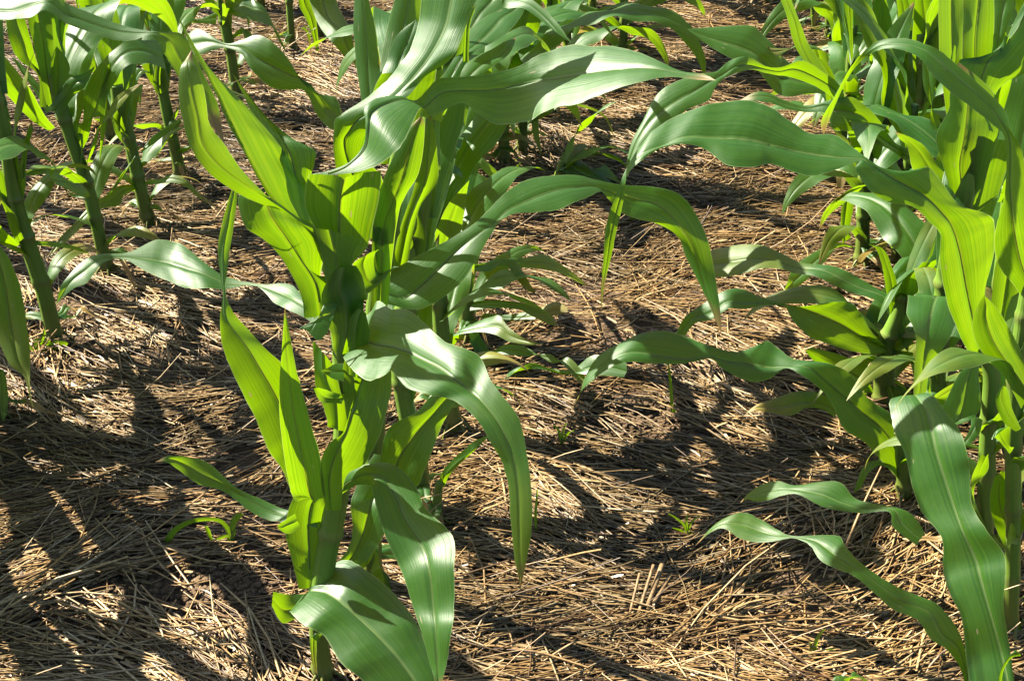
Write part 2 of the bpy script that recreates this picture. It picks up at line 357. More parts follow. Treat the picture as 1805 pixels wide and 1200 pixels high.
# ------------------------------------------------------------------ straw mulch
BARE = [(1135,750,.10,.06),(250,1045,.07,.06),(400,1060,.12,.07),(1340,1155,.05,.04),(1165,1135,.06,.04),(430,1010,.08,.05)]
BARE = [(*ground(a, b)[:2], rx, ry) for a, b, rx, ry in BARE]
def straw(n, seed, lmin, lmax, rmin, rmax, zmax, name, flat=False):
    rg = np.random.default_rng(seed)
    # more pieces near the camera, thinning out with distance
    y = 0.95 + 4.9*rg.random(n)**1.35
    x = (rg.random(n)*2-1)*(0.62 + 0.44*y)
    keep = np.ones(n, bool)
    thin = np.array([noise.noise((x[i]*3.1 + 4, y[i]*4.2, 11.0)) + .5*noise.noise((x[i]*9, y[i]*11, 3.0)) for i in range(n)])
    keep &= ~((thin > .36) & (rg.random(n) < .82))
    for bx, by, rx, ry in BARE:
        keep &= ~((((x-bx)/rx)**2 + ((y-by)/ry)**2 < 1) & (rg.random(n) < 0.88))
    x, y = x[keep], y[keep]; n = len(x)
    flow = np.empty(n); zb = np.empty(n); dens = np.empty(n)
    for i in range(n):
        q = (x[i]*1.5, y[i]*1.5, 7.0)
        flow[i] = 1.5*noise.noise(q) + 0.9*noise.noise((x[i]*5, y[i]*5, 2.0)) - 0.12
        zb[i] = gz(x[i], y[i]); dens[i] = noise.noise((x[i]*4+9, y[i]*4, 5.0))
    ang = flow + rg.normal(0, .30, n); wild = rg.random(n) < .13; ang[wild] = rg.uniform(-math.pi, math.pi, wild.sum())
    ln = lmin + (lmax-lmin)*rg.random(n)**1.7; rd = rmin + (rmax-rmin)*rg.random(n)**1.3
    pitch = rg.normal(0, .035, n) + np.where(rg.random(n) < .02, rg.uniform(.15, .7, n), 0)
    z = zb + 0.003 + zmax*np.clip(rg.random(n)*(0.75 + dens), 0, 1.2) + np.abs(np.sin(pitch))*ln*0.35
    bend = rg.normal(0, .16, n); ns = 4
    T = np.linspace(-.5, .5, ns)
    K = 4 if not flat else 2
    P3 = np.empty((n, ns, 3)); 
    for k, t in enumerate(T):
        a = ang + bend*t*2
        P3[:, k, 0] = x + np.cos(a)*np.cos(pitch)*ln*t
        P3[:, k, 1] = y + np.sin(a)*np.cos(pitch)*ln*t
        P3[:, k, 2] = np.maximum(z + np.sin(pitch)*ln*t - (np.abs(t)*2)**2*ln*0.03*np.abs(bend), zb - .004)
    sx, sy = -np.sin(ang), np.cos(ang)
    V = np.empty((n, ns, K, 3), dtype=np.float32); rot = rg.uniform(0, math.pi, n)
    for j in range(K):
        q = rot + 2*math.pi*j/K if not flat else rot*0.25 + math.pi*j
        wob = np.ones(n)
        for k in range(ns):
            r = rd*(1 if 0 < k < ns-1 else rg.uniform(.55, 1, n))
            V[:, k, j, 0] = P3[:, k, 0] + sx*np.cos(q)*r
            V[:, k, j, 1] = P3[:, k, 1] + sy*np.cos(q)*r
            V[:, k, j, 2] = P3[:, k, 2] + np.sin(q)*r*(.85 if not flat else .6)
    nv = ns*K; base = (np.arange(n)*nv)[:, None]
    quads = []
    for k in range(ns-1):
        for j in range(K if K > 2 else 1):
            quads.append((k*K+j, k*K+(j+1) % K, (k+1)*K+(j+1) % K, (k+1)*K+j))
    quads = np.array(quads); Fv = (base[:, :, None] + quads[None]).reshape(-1)
    nf = n*len(quads)
    me = bpy.data.meshes.new(name); me.vertices.add(n*nv); me.vertices.foreach_set('co', V.reshape(-1))
    me.loops.add(nf*4); me.loops.foreach_set('vertex_index', Fv.astype(np.int32))
    me.polygons.add(nf); me.polygons.foreach_set('loop_start', np.arange(0, nf*4, 4, dtype=np.int32))
    me.update(calc_edges=True); me.polygons.foreach_set('use_smooth', np.ones(nf, dtype=bool))
    pal = np.array(((.50,.325,.135),(.39,.235,.085),(.58,.405,.185),(.18,.095,.034),(.64,.485,.265),(.07,.038,.016),(.32,.215,.10)))
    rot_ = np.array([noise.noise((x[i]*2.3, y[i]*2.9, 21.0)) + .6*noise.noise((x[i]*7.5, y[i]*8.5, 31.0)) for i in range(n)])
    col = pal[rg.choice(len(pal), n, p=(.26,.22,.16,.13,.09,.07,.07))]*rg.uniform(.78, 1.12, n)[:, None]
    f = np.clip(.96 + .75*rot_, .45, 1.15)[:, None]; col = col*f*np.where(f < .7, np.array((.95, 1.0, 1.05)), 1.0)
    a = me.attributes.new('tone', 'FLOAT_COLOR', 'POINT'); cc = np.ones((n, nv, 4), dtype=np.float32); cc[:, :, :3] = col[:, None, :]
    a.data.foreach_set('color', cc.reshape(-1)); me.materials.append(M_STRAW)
    o = bpy.data.objects.new(name, me); C.objects.link(o); o['kind'] = 'stuff'; return o
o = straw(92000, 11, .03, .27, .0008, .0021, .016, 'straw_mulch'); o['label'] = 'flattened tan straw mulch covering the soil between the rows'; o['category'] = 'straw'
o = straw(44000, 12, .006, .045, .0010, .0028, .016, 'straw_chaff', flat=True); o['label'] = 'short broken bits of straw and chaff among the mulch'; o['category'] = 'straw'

def soil_crumbs(n=5200, seed=77):
    rg = np.random.default_rng(seed); V = []; F = []
    ico = [(0,0,1),(.89,0,.45),(.28,.85,.45),(-.72,.53,.45),(-.72,-.53,.45),(.28,-.85,.45),(.72,.53,-.45),(-.28,.85,-.45),(-.89,0,-.45),(-.28,-.85,-.45),(.72,-.53,-.45),(0,0,-1)]
    fc = [(0,1,2),(0,2,3),(0,3,4),(0,4,5),(0,5,1),(1,6,2),(2,7,3),(3,8,4),(4,9,5),(5,10,1),(6,7,2),(7,8,3),(8,9,4),(9,10,5),(10,6,1),(11,7,6),(11,8,7),(11,9,8),(11,10,9),(11,6,10)]
    for i in range(n):
        if i < n*.7:
            bx, by, rx, ry = BARE[rg.integers(len(BARE))]; x = bx + rg.normal(0, .55)*rx; y = by + rg.normal(0, .6)*ry
        else:
            y = 1.3 + 3*rg.random(); x = (rg.random()*2-1)*(.5 + .42*y)
        r = .0012 + .0065*rg.random()**3.2; z = gz(x, y); k = len(V); j = rg.uniform(.6, 1.25, (12, 3))
        for q, v in enumerate(ico): V.append((x + v[0]*r*j[q, 0], y + v[1]*r*j[q, 1], z + r*.35 + v[2]*r*.75*j[q, 2]))
        F += [(k+a, k+b, k+c) for a, b, c in fc]
    o = mesh_obj('soil_crumbs', V, F, M_SOIL); o['kind'] = 'stuff'; o['label'] = 'loose crumbs of tan soil in the bare patches between straw'; o['category'] = 'soil'
soil_crumbs()


# ---- middle row, nearest plant
plant('C1', (572,1205), 'nearest corn plant, stalk leaving the bottom edge, bright backlit leaves fanning to the left',
      [(572,1205,17),(562,1110,16),(567,1030,18),(588,910,19),(606,800,20),(612,700,21),(606,600,21),(592,500,18),(578,420,12)])
# bottom blade towards the camera
leaf('C1', '548,1062 556,1045 574,1030; 513,1075 545,1040 585,998; 515,1082 572,1042 613,986; 538,1104 600,1058 647,1006; 572,1122 640,1094 697,1050; 603,1168 676,1128 736,1100; 634,1195 712,1170 757,1150; 668,1230 742,1215 780,1200; 740,1290 770,1275 800,1270; 800,1340',
     k=[0.6,1.0,1.3,1.3,1.2,1.1], dy=[0.0,-0.02,-0.06,-0.10,-0.14,-0.18])
leaf('C1', '552,1075 556,1060 562,1045; 520,1090 528,1070 540,1046; 497,1097 500,1075 507,1047; 479,1067 480,1055 481,1042', k=0.6, dy=[-0.01,-0.03])
leaf('C1', '560,1130 566,1120 572,1110; 548,1125 553,1118 560,1118; 547,1150 552,1150 558,1152; 553,1178 556,1180 559,1182; 560,1188', k=0.2, dy=-0.03, dry=0.5)
# arched blade: up, over and down to the right
leaf('C1', '527,1037 545,1036 560,1028; 514,985 545,980 568,985; 503,940 543,930 580,935; 508,900 548,892 584,898; 527,866 560,877 590,880; 575,866 590,872 602,871; 606,838 614,850 628,855; 640,820 645,836 650,855; 690,817 676,842 656,862; 728,850 698,878 664,895; 752,897 714,916 676,936; 798,944 744,962 700,990; 801,1000 757,1005 714,1025; 801,1067 764,1070 727,1065; 797,1105 768,1110 742,1112; 788,1165 771,1168 758,1170; 780,1200 773,1205 766,1200; 772,1245',
     k=[0.0,0.0,0.0,0.2,0.7,1.2,1.4,1.3,0.9,0.5,0.3,0.2,0.1,0.1,0.1], c=[0.25,0.25,0.2,0.1,0,0,0,0,0,0,-0.1], s=[0,0,0,0,0,0,0,0,-0.3,-0.5,-0.5,-0.4,-0.3], dy=[0,0.0,0.0,-0.01,-0.02,-0.04,-0.06,-0.09,-0.12,-0.16,-0.19,-0.22,-0.24,-0.25], ripple=0.006)
# small backlit lobe left of the arched blade
leaf('C1', '520,905 524,918 530,930; 505,915 507,925 512,940; 494,922 496,930 500,938; 487,928', k=-0.3, dy=-0.015)
# blade behind the arch with a pale rib
leaf('C1', '588,1000 602,1002 624,1005; 614,965 626,972 648,985; 622,930 640,938 668,958; 618,890 652,895 690,915; 624,866 662,866 705,875; 640,830 672,835 712,835; 660,800 684,805 712,805', k=[0.3,0.6,0.9], dy=[0.02,0.05,0.1], c=-0.2)
leaf('C1', '632,1010 642,1000 655,985; 640,985 652,975 666,960; 655,960 661,968 668,985; 660,985 664,990 669,1004; 652,1008', k=0.6, dy=[0.03,0.05])
leaf('C1', '650,1025 660,1030 672,1040; 653,1012 664,1016 678,1030; 672,1002 680,1010 690,1040; 680,1040 684,1050 688,1055', k=0.6, dy=[0.03,0.0])
# tall backlit blade, left
leaf('C1', '548,868 562,872 576,872; 520,880 545,875 572,860; 500,833 535,822 565,805; 477,798 515,770 545,740; 447,733 490,705 525,680; 423,683 462,655 497,640; 403,643 436,612 466,612; 390,600 411,580 443,587; 388,560 396,556 412,552; 393,521 395,519 398,517; 388,485 393,484 400,482; 384,440 393,440 405,442; 390,400 402,395 413,392; 405,345 412,342 419,345; 423,297',
     k=[-0.1,-0.1,-0.1,-0.1,-0.1,-0.05,0.3,0.5], c=[0.35,0.3,0.2,0.1], dy=[-0.02,-0.03,-0.04,-0.03,0.0,0.02])
# sword blade, seen from its inner face
leaf('C1', '540,875 556,885 572,872; 516,873 545,868 570,852; 508,845 538,835 564,805; 499,790 527,778 553,765; 492,733 516,722 538,710; 494,660 509,655 522,648; 497,613 504,606 511,590; 502,537', k=0.0, c=-0.15, s=0.7, dy=[-0.04,-0.05,-0.05,-0.04])
# pale sheath blade right of the sword
leaf('C1', '575,900 585,900 600,900; 566,850 580,850 610,840; 567,808 586,815 640,820; 582,780 597,790 655,795; 603,765 612,758 670,765; 614,735 620,728 682,722; 620,712 627,706 690,690; 640,660 645,655 690,655', k=0.2, c=[0.1,0.1,0.1], s=[0.15,0.1,0.1], dy=[-0.035,-0.04,-0.045,-0.045,-0.04,-0.03])
# backlit leaf sheath edges left of the stalk
leaf('C1', '577,752 595,758 612,762; 577,740 595,735 612,730; 566,705 592,700 612,700; 556,682 585,690 606,705; 553,640 570,660 600,690; 551,600 568,620 590,650', k=0.2, c=0.3, dy=-0.02, name='leaf_sheath', rib=False)
leaf('C1', '602,712 606,700 610,690; 588,710 594,702 602,695; 565,707 572,700 584,690; 552,683 556,684 562,683', k=1.5, dy=[-0.03,-0.05], rib=False, bulge=.03)
leaf('C1', '606,672 606,655 606,640; 590,668 590,655 592,640; 575,660 576,655 580,647; 564,653', k=1.5, rib=False, bulge=.03, dy=[-0.03,-0.05])
leaf('C1', '612,745 625,745 640,742; 606,700 626,700 640,700; 604,660 622,655 650,660; 606,640 620,635 660,640; 612,622 622,616 668,620', k=0.1, c=0.4, dy=-0.03, name='leaf_sheath', rib=False)
# big blade drooping to the right
leaf('C1', '640,560 640,590 625,640; 655,548 645,600 607,630; 668,530 660,606 620,650; 690,545 688,610 645,668; 722,548 716,618 673,664; 752,574 745,633 690,654; 783,600 776,648 716,682; 815,612 802,668 755,695; 847,630 830,690 790,702; 866,672 850,708 822,722; 890,703 876,740 848,750; 915,738 894,775 866,782; 929,800 908,820 884,812; 937,867 914,870 896,855; 937,933 915,925 900,910; 928,987 917,985 907,985; 923,1012 918,1013 913,1013; 917,1042',
     k=[0.8,1.2,1.3,1.2,1.1,1.1,1.0,0.8,0.6,0.4,0.3,0.2,0.2], s=[0,0,0,0,0,0,0,0,0,-0.2,-0.4,-0.4,-0.4,-0.3], dy=[0,-0.03,-0.07,-0.11,-0.15,-0.17,-0.2,-0.22,-0.24,-0.25,-0.25], ripple=0.01, dry=0.16)
# dark blade to the lower right
leaf('C1', '640,880 650,880 665,875; 668,820 690,835 730,860; 676,775 708,800 748,830; 692,748 735,762 778,752; 735,725 765,728 793,725; 760,698 785,705 806,703; 800,680 810,682 820,685', k=0.5, c=-0.1, dy=[0.02,0.02,0.03,0.04])
# left horizontal blade with drooping tip
leaf('C1', '560,600 572,592 580,575; 547,567 553,555 560,545; 505,545 520,530 535,525; 483,533 500,520 510,500; 450,503 455,505 462,501; 400,510 400,500 400,488; 365,508 360,483 366,466; 333,507 325,472 325,434; 300,497 295,463 307,428; 260,480 265,458 273,424; 217,457 220,453 225,445; 180,465 178,457 173,448; 153,497 148,478 143,463; 127,510 122,500 110,500; 98,537',
     k=[0.6,0.9,1.2,1.2,1.4,1.4,1.3,1.2,1.2,1.0,0.6], dy=[0,0.05,0.1,0.12,0.15,0.16,0.15,0.13])
# lower left dark blade
leaf('C1', '560,930 562,920 565,905; 520,921 522,912 525,903; 477,917 488,905 500,897; 440,900 450,888 462,880; 393,865 405,858 415,858; 350,853 355,835 370,818; 322,833 325,817 335,806; 295,815 297,808 300,803; 273,814', k=1.1, dy=[0,0.03,0.05,0.05,0.03])
# upper whorl
leaf('C1', '536,560 566,556 600,556; 530,520 556,500 580,490; 500,460 528,455 565,488; 467,423 505,420 572,437; 430,398 485,392 556,405; 420,350 470,362 548,395; 440,330 475,350 525,385', k=-0.1, c=0.3, dy=[0,-0.01,-0.02,-0.02])
leaf('C1', '575,470 590,470 610,465; 552,420 572,420 600,420; 510,376 525,385 545,400; 465,362 485,355 505,372; 417,340 440,330 468,343; 367,303 385,290 425,298; 337,262 355,250 394,252; 322,213 348,205 370,220; 315,165 337,160 361,165; 318,122 332,120 348,124; 328,104 333,102 340,105; 338,88', k=-0.15, c=[0.2,0.2,0.2,0.2,0.3], dy=[0,-0.02,-0.04,-0.04,-0.03,0.0], dry=0.15)
leaf('C1', '560,460 578,460 600,450; 505,392 522,400 575,410; 473,343 484,352 547,392; 438,286 444,284 541,340; 402,215 408,212 506,276; 383,172 388,170 468,230; 362,132 368,130 420,172; 345,100 350,97 378,135; 330,68 333,66 345,85; 320,45 322,44 326,50; 312,26', k=-0.1, s=[0.25,0.3,0.35,0.4], c=0.1, dy=[0.02,0.02,0.03,0.04,0.05])
leaf('C1', '555,470 575,470 590,470; 515,380 530,370 548,345; 490,320 520,305 554,290; 465,255 505,258 555,265; 445,205 490,232 520,248; 428,165 450,185 470,207; 410,130', k=0.6, c=-0.2, dy=[0.03,0.06,0.1], s=0.2)
leaf('C1', '585,550 605,550 640,560; 575,500 600,505 640,520; 565,440 590,450 620,462; 553,400 580,405 640,420', k=0, c=0.35, dy=-0.025)
# clasping sheath of the upper stalk
leaf('C1', '588,620 602,625 616,622; 584,590 612,585 646,520; 573,560 610,540 647,528; 567,520 600,510 640,490; 585,480 606,470 628,468', k=0.1, c=0.35, dy=-0.03, name='leaf_sheath', rib=False)
leaf('C1', '599,528 590,550 578,585; 583,530 574,556 562,600; 571,537 560,562 548,590; 560,560 552,570 540,582; 527,578', k=0.8, dy=[-0.03,-0.05], rib=False)
leaf('C1', '615,660 626,665 640,670; 613,590 626,590 652,592; 618,560 632,558 650,575; 630,544 638,546 645,552', k=0.1, c=0.2, dy=-0.035, name='leaf_sheath', rib=False)
leaf('C1', '590,470 600,470 612,472; 560,410 598,420 645,440; 540,370 598,380 655,405; 538,335 600,345 668,350; 544,309 606,314 672,302', k=-0.05, c=0.15, dy=[0,0.0,-0.01])
# ---- second plant of the middle row
plant('C2', (655,1030), 'tall corn plant behind the nearest one, holding the long silvery blade across the top',
      [(655,1030,16),(657,900,16),(662,750,17),(660,620,18),(668,500,18),(685,400,17),(700,300,15),(712,220,11)], dys=-0.10)
leaf('C2', '640,640 655,640 668,640; 650,590 661,590 676,580; 660,540 668,540 686,520; 655,470 672,470 688,470; 657,400 668,400 682,400', k=0, c=0.3, dy=-0.125, name='leaf_sheath', rib=False)
leaf('C2', '655,560 668,560 682,555; 655,470 672,470 690,470; 657,395 678,398 702,380; 662,365 690,362 715,345; 675,318 708,315 738,305; 697,268 722,262 747,255; 722,226 735,222 748,215; 742,205', k=0.1, c=0.25, dy=[-0.12,-0.13,-0.12])
leaf('C2', '690,470 705,470 718,465; 706,400 722,390 738,370; 730,330 748,325 771,320; 742,270 755,268 770,265; 752,225 758,225 766,230; 758,195', k=0, c=0.2, dy=-0.06)
leaf('C2', '672,500 685,480 700,470; 640,520 655,500 668,480; 625,475 640,470 660,452; 622,465 645,450 668,440', k=0.5, dy=-0.13)
# funnel blade: yellow lit far side and silver rolled margin
leaf('C2', '640,420 665,420 690,425; 612,380 650,380 690,380; 596,312 625,318 672,310; 588,270 610,275 650,285; 588,240 606,248 660,250; 590,213 615,232 675,225; 601,203 630,212 690,195; 636,180 668,190 720,170; 668,153 700,168 750,135; 700,123 728,138 790,108; 722,90 760,96 806,90; 738,35 785,50 822,40; 743,0 795,5 838,0; 752,-40 805,-40 850,-40; 800,-90 835,-90 860,-80; 860,-130',
     k=[-0.1,-0.1,-0.1,0,0.3,0.9,1.2,1.2,1.2,1.2,1.2,1.2], s=[0,0,0,0,-0.1,-0.35,-0.6,-0.65,-0.65,-0.6,-0.6,-0.6], dy=[-0.12,-0.12,-0.13,-0.14,-0.145,-0.145,-0.14,-0.13,-0.115,-0.10,-0.085,-0.07])
leaf('C2', '543,308 545,309 546,311; 583,300 585,304 590,308; 615,286 617,289 630,303; 641,255 644,260 668,290; 643,215 650,222 700,265; 643,190 655,198 716,240; 668,172 682,182 728,216; 705,169 716,176 742,190; 735,176 745,190 757,205; 770,141 777,165 780,196; 813,136 812,160 815,182; 867,130 855,160 845,202; 917,116 900,153 878,220; 953,97 945,142 928,215; 1010,80 988,136 965,196; 1067,82 1045,126 1015,183; 1117,90 1095,121 1067,163; 1160,108 1145,120 1120,147; 1200,125 1190,128 1175,136; 1240,131 1238,136 1232,141; 1262,142',
     k=[1.2,1.2,1.3,1.4,1.4,1.3,1.1,0.9,0.6,0.5,0.6,0.9,1.25,1.4,1.45,1.45,1.4,1.4], dy=[-0.2,-0.2,-0.19,-0.18,-0.16,-0.15,-0.14,-0.13,-0.12,-0.12,-0.14,-0.17,-0.2,-0.22,-0.24], ripple=0.004, bulge=0.06)
leaf('C2', '660,290 690,290 715,290; 672,240 705,240 735,235; 660,200 700,205 745,190; 655,170 690,170 765,150; 672,130 700,130 770,120', k=0, c=0.1, dy=-0.05)
# upright whorl blades
leaf('C2', '640,230 655,230 672,230; 637,175 652,175 672,150; 628,117 648,117 668,110; 623,50 644,50 663,55; 625,0 640,0 650,0; 630,-50 638,-50 643,-50; 636,-90', k=-0.1, c=0.25, dy=[0,0.05,0.1])
leaf('C2', '665,200 680,200 700,200; 666,150 690,150 715,140; 672,108 695,108 722,95; 680,60 708,60 738,50; 695,0 720,0 745,-5; 712,-60 730,-60 745,-60; 740,-120', k=-0.1, c=0.2, dy=[0.0,0.06,0.10])
leaf('C2', '680,190 695,190 715,180; 672,140 700,140 735,130; 682,108 705,105 740,90; 700,62 722,66 745,50; 733,35', k=-0.1, c=0.2, dy=[-0.01,0.03,0.05])
leaf('C2', '742,205 760,210 778,215; 760,160 785,165 806,150; 790,120 806,126 818,110; 806,90 816,90 824,85; 818,40', k=0.1, c=0.1, s=0.4, dy=[0,0.02,0.04])
# pale blades at the top, right of the funnel
leaf('C2', '770,190 785,180 800,165; 805,135 815,148 826,150; 830,106 850,114 866,120; 870,85 880,100 893,100; 892,73 897,80 905,82; 909,67', k=1.1, dy=[0.02,0.08,0.14])
leaf('C2', '770,150 790,145 805,140; 805,95 818,98 835,92; 812,75 845,75 860,80; 828,52 868,52 893,62; 855,32 885,32 912,38; 900,8 910,15 924,18; 935,-20', k=1.1, dy=[0.0,0.08,0.16])
leaf('C2', '800,70 815,72 830,75; 820,50 830,50 838,60; 828,20 848,22 868,40; 838,-5 868,0 890,10; 860,-40 880,-35 915,-15; 930,-60', k=1.1, dy=[0.08,0.14,0.2])
leaf('C2', '815,110 820,108 826,112; 817,75 821,75 827,76; 819,45 823,44 829,42; 828,20 831,20 836,20; 839,8', k=0, c=-0.2, dy=0.02)
leaf('C2', '820,-130 840,-110 870,-90; 850,-60 865,-50 890,-40; 895,-22 890,-5 885,10; 935,-2 930,8 920,14; 968,26 960,32 948,32; 988,48 980,54 972,52; 1000,66 996,68 992,66; 1011,79', k=0.9, dy=[0.05,0.02,-0.02,-0.05,-0.06])
# long blade to the right
leaf('C2', '655,560 662,545 668,530; 664,512 680,520 700,540; 672,488 715,525 745,543; 733,453 765,482 803,508; 783,427 812,436 835,465; 827,400 850,408 874,400; 856,375 873,392 893,383; 880,350 893,372 913,376; 904,331 925,356 945,374; 930,317 958,342 985,369; 967,310 990,333 1012,358; 1017,309 1024,330 1040,346; 1047,316 1050,330 1058,338; 1095,326 1082,340 1072,350; 1150,329 1125,352 1092,373; 1195,340 1160,362 1122,386; 1225,374 1190,388 1160,395; 1248,425 1218,430 1195,418; 1262,495 1238,490 1212,460; 1270,550 1255,540 1240,515; 1272,590',
     k=[0.5,0.8,1.0,1.0,1.0,1.1,1.2,1.2,1.2,1.1,1.0,0.9,0.9,1.0,0.9,0.7,0.5,0.3], s=[0,0,0,0,0,0,0,0,0,0,0,0,0,0,-0.2,-0.4,-0.4], dy=[-0.1,-0.1,-0.08,-0.06,-0.03,0.0,0.02,0.04,0.05,0.05,0.04,0.03,0.0], ripple=0.008)
# ---- third and following plants of the middle row
plant('C3', (742,890), 'corn plant with a dark shaded stalk just right of the two tall middle plants',
      [(742,890,17),(735,800,17),(716,720,16),(707,650,16),(715,540,16),(732,430,15),(748,340,13),(757,200,11),(762,90,9)])
leaf('C3', '715,520 725,520 738,520; 722,430 738,430 756,430; 728,370 745,370 765,365; 735,310 752,310 770,300; 745,250', k=0, c=0.2, dy=0.0)
leaf('C3', '705,560 715,555 728,550; 700,500 718,495 735,500; 705,440 722,435 745,455; 715,390 735,395 752,420; 730,360', k=0.2, dy=[0,-0.02])
plant('C3y', (768,926), 'short corn seedling with one pale blade leaning right, beside the shaded middle stalk', [(768,926,9),(771,880,8),(775,848,6)], name='corn_seedling')
leaf('C3y', '770,868 776,862 783,858; 778,835 785,838 792,838; 795,812 802,818 808,820; 815,795 825,800 832,798; 838,776 845,782 850,780; 866,766', k=1.0, dy=[0,-0.02])
plant('C4', (800,752), 'corn plant with thick shaded stalk crossed by the long drooping blade of the tall plant',
      [(800,752,15),(785,640,14),(776,560,14),(768,450,14),(762,370,13),(770,290,11),(782,170,10),(790,80,8)])
leaf('C4', '750,420 765,420 778,415; 745,380 760,375 775,372; 737,330 755,330 775,330; 742,285 765,280 790,280; 762,235 785,235 812,220; 775,200 792,200 815,190', k=-0.1, c=0.2, dy=[0,0.02])
leaf('C4', '768,420 775,415 785,410; 785,340 795,345 800,355; 808,300 815,305 815,315; 770,275 775,285 772,300; 775,295', k=0.7, dy=[0,-0.03])
leaf('C4', '778,440 784,432 790,425; 800,400 805,395 812,390; 815,385 822,382 828,378; 830,392', k=0.9, dy=[0,-0.02])
plant('C5', (826,612), 'yellow-green corn plant with ragged low leaves lying over the straw, in the middle row',
      [(826,612,13),(822,540,13),(815,480,12),(806,400,13),(800,320,12),(797,250,10),(800,150,9),(803,70,8)])
leaf('C5', '800,430 810,430 822,430; 795,395 810,392 826,392; 800,360 815,355 838,360; 810,345 830,345 845,340; 828,345', k=-0.1, c=0.3, dy=-0.01)
leaf('C5', '805,420 815,418 825,415; 800,395 815,390 830,385; 830,355 845,362 860,372; 838,336 855,350 873,352; 870,348', k=0.7, dy=[-0.01,-0.04])
leaf('C5', '785,420 795,415 806,412; 770,400 785,392 795,385; 765,370 778,365 790,365; 770,345', k=0, c=0.2, dy=0)
leaf('C5', '837,478 840,474 846,470; 862,478 865,468 868,458; 885,463 890,460 892,456; 900,476 906,470 910,462; 917,500 920,492 924,482; 935,515 937,511 938,506; 948,512', k=0.9, dy=[0,-0.05], dry=0.4)
leaf('C5', '815,475 825,470 838,466; 870,470 880,462 890,456; 930,472 935,462 928,454; 973,478 970,464 960,448; 1005,490 1003,482 998,472; 1035,505 1034,502 1033,499', k=0.8, dy=[0.02,0.08], dry=0.3)
leaf('C5', '828,548 830,540 836,532; 865,543 868,536 870,529; 910,544 915,539 918,533; 935,556 945,552 952,545; 965,570 970,562 972,556; 985,576', k=0.9, dy=[-0.02,-0.10], dry=0.3)
leaf('C5', '845,560 850,555 856,552; 892,565 895,560 900,554; 933,565 940,556 950,543; 966,558 972,548 981,531; 1007,549', k=0.9, dy=[0.0,-0.04], dry=0.5)
leaf('C5', '800,610 815,590 825,572; 790,597 805,586 833,570; 838,585 848,576 862,560; 872,590 880,575 880,556; 900,603 900,592 897,577; 935,608 933,603 925,597; 955,607', k=0.8, dy=[-0.03,-0.16], dry=0.3)
leaf('C5', '826,590 832,582 840,575; 845,633 850,628 858,622; 880,625 885,615 888,608; 930,628 930,620 925,611; 968,624 972,632 975,640; 995,645 1000,638 1003,630; 1015,668 1022,665 1030,662; 1036,690', k=0.9, dy=[-0.05,-0.22], dry=0.2)
leaf('C5', '826,600 835,600 845,590; 850,640 860,640 875,636; 865,678 880,665 895,660; 890,668 905,655 915,645; 935,640 950,650 960,648; 985,655 1000,660 1010,650; 1045,660 1055,645 1050,625; 1100,665 1105,655 1105,640', k=0.8, dy=[-0.06,-0.22])
# small plants in the gap of the middle row
plant('C6', (848,295), 'leftmost of three pale corn stems under the long silvery blade', [(848,295,8),(846,240,8),(843,180,8),(840,110,7)])
leaf('C6', '838,240 845,235 852,230; 858,215 868,218 878,222; 870,245 868,255 860,262; 852,268 850,275 846,280; 838,300 838,305 840,310; 836,340', k=0.5, dy=[0,-0.08], dry=0.3)
leaf('C6', '846,230 842,225 836,220; 822,210 818,220 815,232; 812,240 818,245 822,250; 820,262 827,264 832,266; 832,282', k=0.5, dy=[0,-0.03], dry=0.5)
plant('C7', (889,296), 'middle one of three pale corn stems under the long silvery blade', [(889,296,9.5),(888,240,9.5),(886,190,9),(884,120,8)])
leaf('C7', '885,300 890,296 896,292; 862,318 862,324 866,330; 855,325 848,328 843,336; 832,324 826,326 822,330', k=0.7, dy=[0,-0.1], dry=0.4)
leaf('C7', '872,345 878,335 884,325; 905,330 910,322 914,318; 925,312 930,308 936,302; 945,294 948,291 952,287', k=0.8, dy=[-0.15,-0.02])
leaf('C7', '800,307 803,300 808,290; 773,304 782,290 800,276; 800,290 815,280 830,274; 835,288 845,286 850,278; 862,310 870,305 876,302; 885,325 890,322 893,320; 892,345', k=0.9, dy=[-0.3,-0.35,-0.35])
plant('C8', (921,278), 'rightmost of three pale corn stems under the long silvery blade', [(921,278,8.5),(921,230,8.5),(921,180,8.5),(919,110,7)])
leaf('C8', '928,205 932,204 936,203; 935,210 940,206 948,204; 940,240 945,238 950,235; 948,262 951,260 953,258; 954,275', k=0.3, dy=[0,-0.05], dry=0.3)
leaf('C8', '921,290 925,285 930,280; 945,289 940,282 935,275; 908,283 915,278 922,272; 910,280', k=0.9, dy=[0,-0.05], dry=0.3)
# ---- low leafy plants behind the long blade
plant('C9', (980,345), 'small leafy corn plant arching over straw behind the middle of the long drooping blade', [(980,345,9),(984,320,9),(988,300,8),(990,285,6)], name='corn_seedling')
leaf('C9', '975,310 985,305 995,300; 990,300 1000,292 1008,281; 1020,325 1028,308 1022,285; 1050,328 1055,318 1045,300; 1080,345 1082,335 1075,318; 1110,360 1112,352 1110,345; 1130,368', k=0.9, dy=[0,-0.06])
leaf('C9', '1020,310 1025,305 1030,300; 1046,305 1050,300 1056,296; 1075,315 1075,305 1070,293; 1096,325', k=1.2, dy=[0.0,0.03])
leaf('C9', '1015,345 1030,340 1045,335; 1040,345 1055,345 1065,340; 1060,355 1072,352 1080,350; 1085,360', k=1.0, dy=0.04)
leaf('C9', '975,330 980,328 984,325; 960,310 952,320 945,328; 930,325 925,335 915,340; 905,345', k=0.8, dy=[0,-0.05])
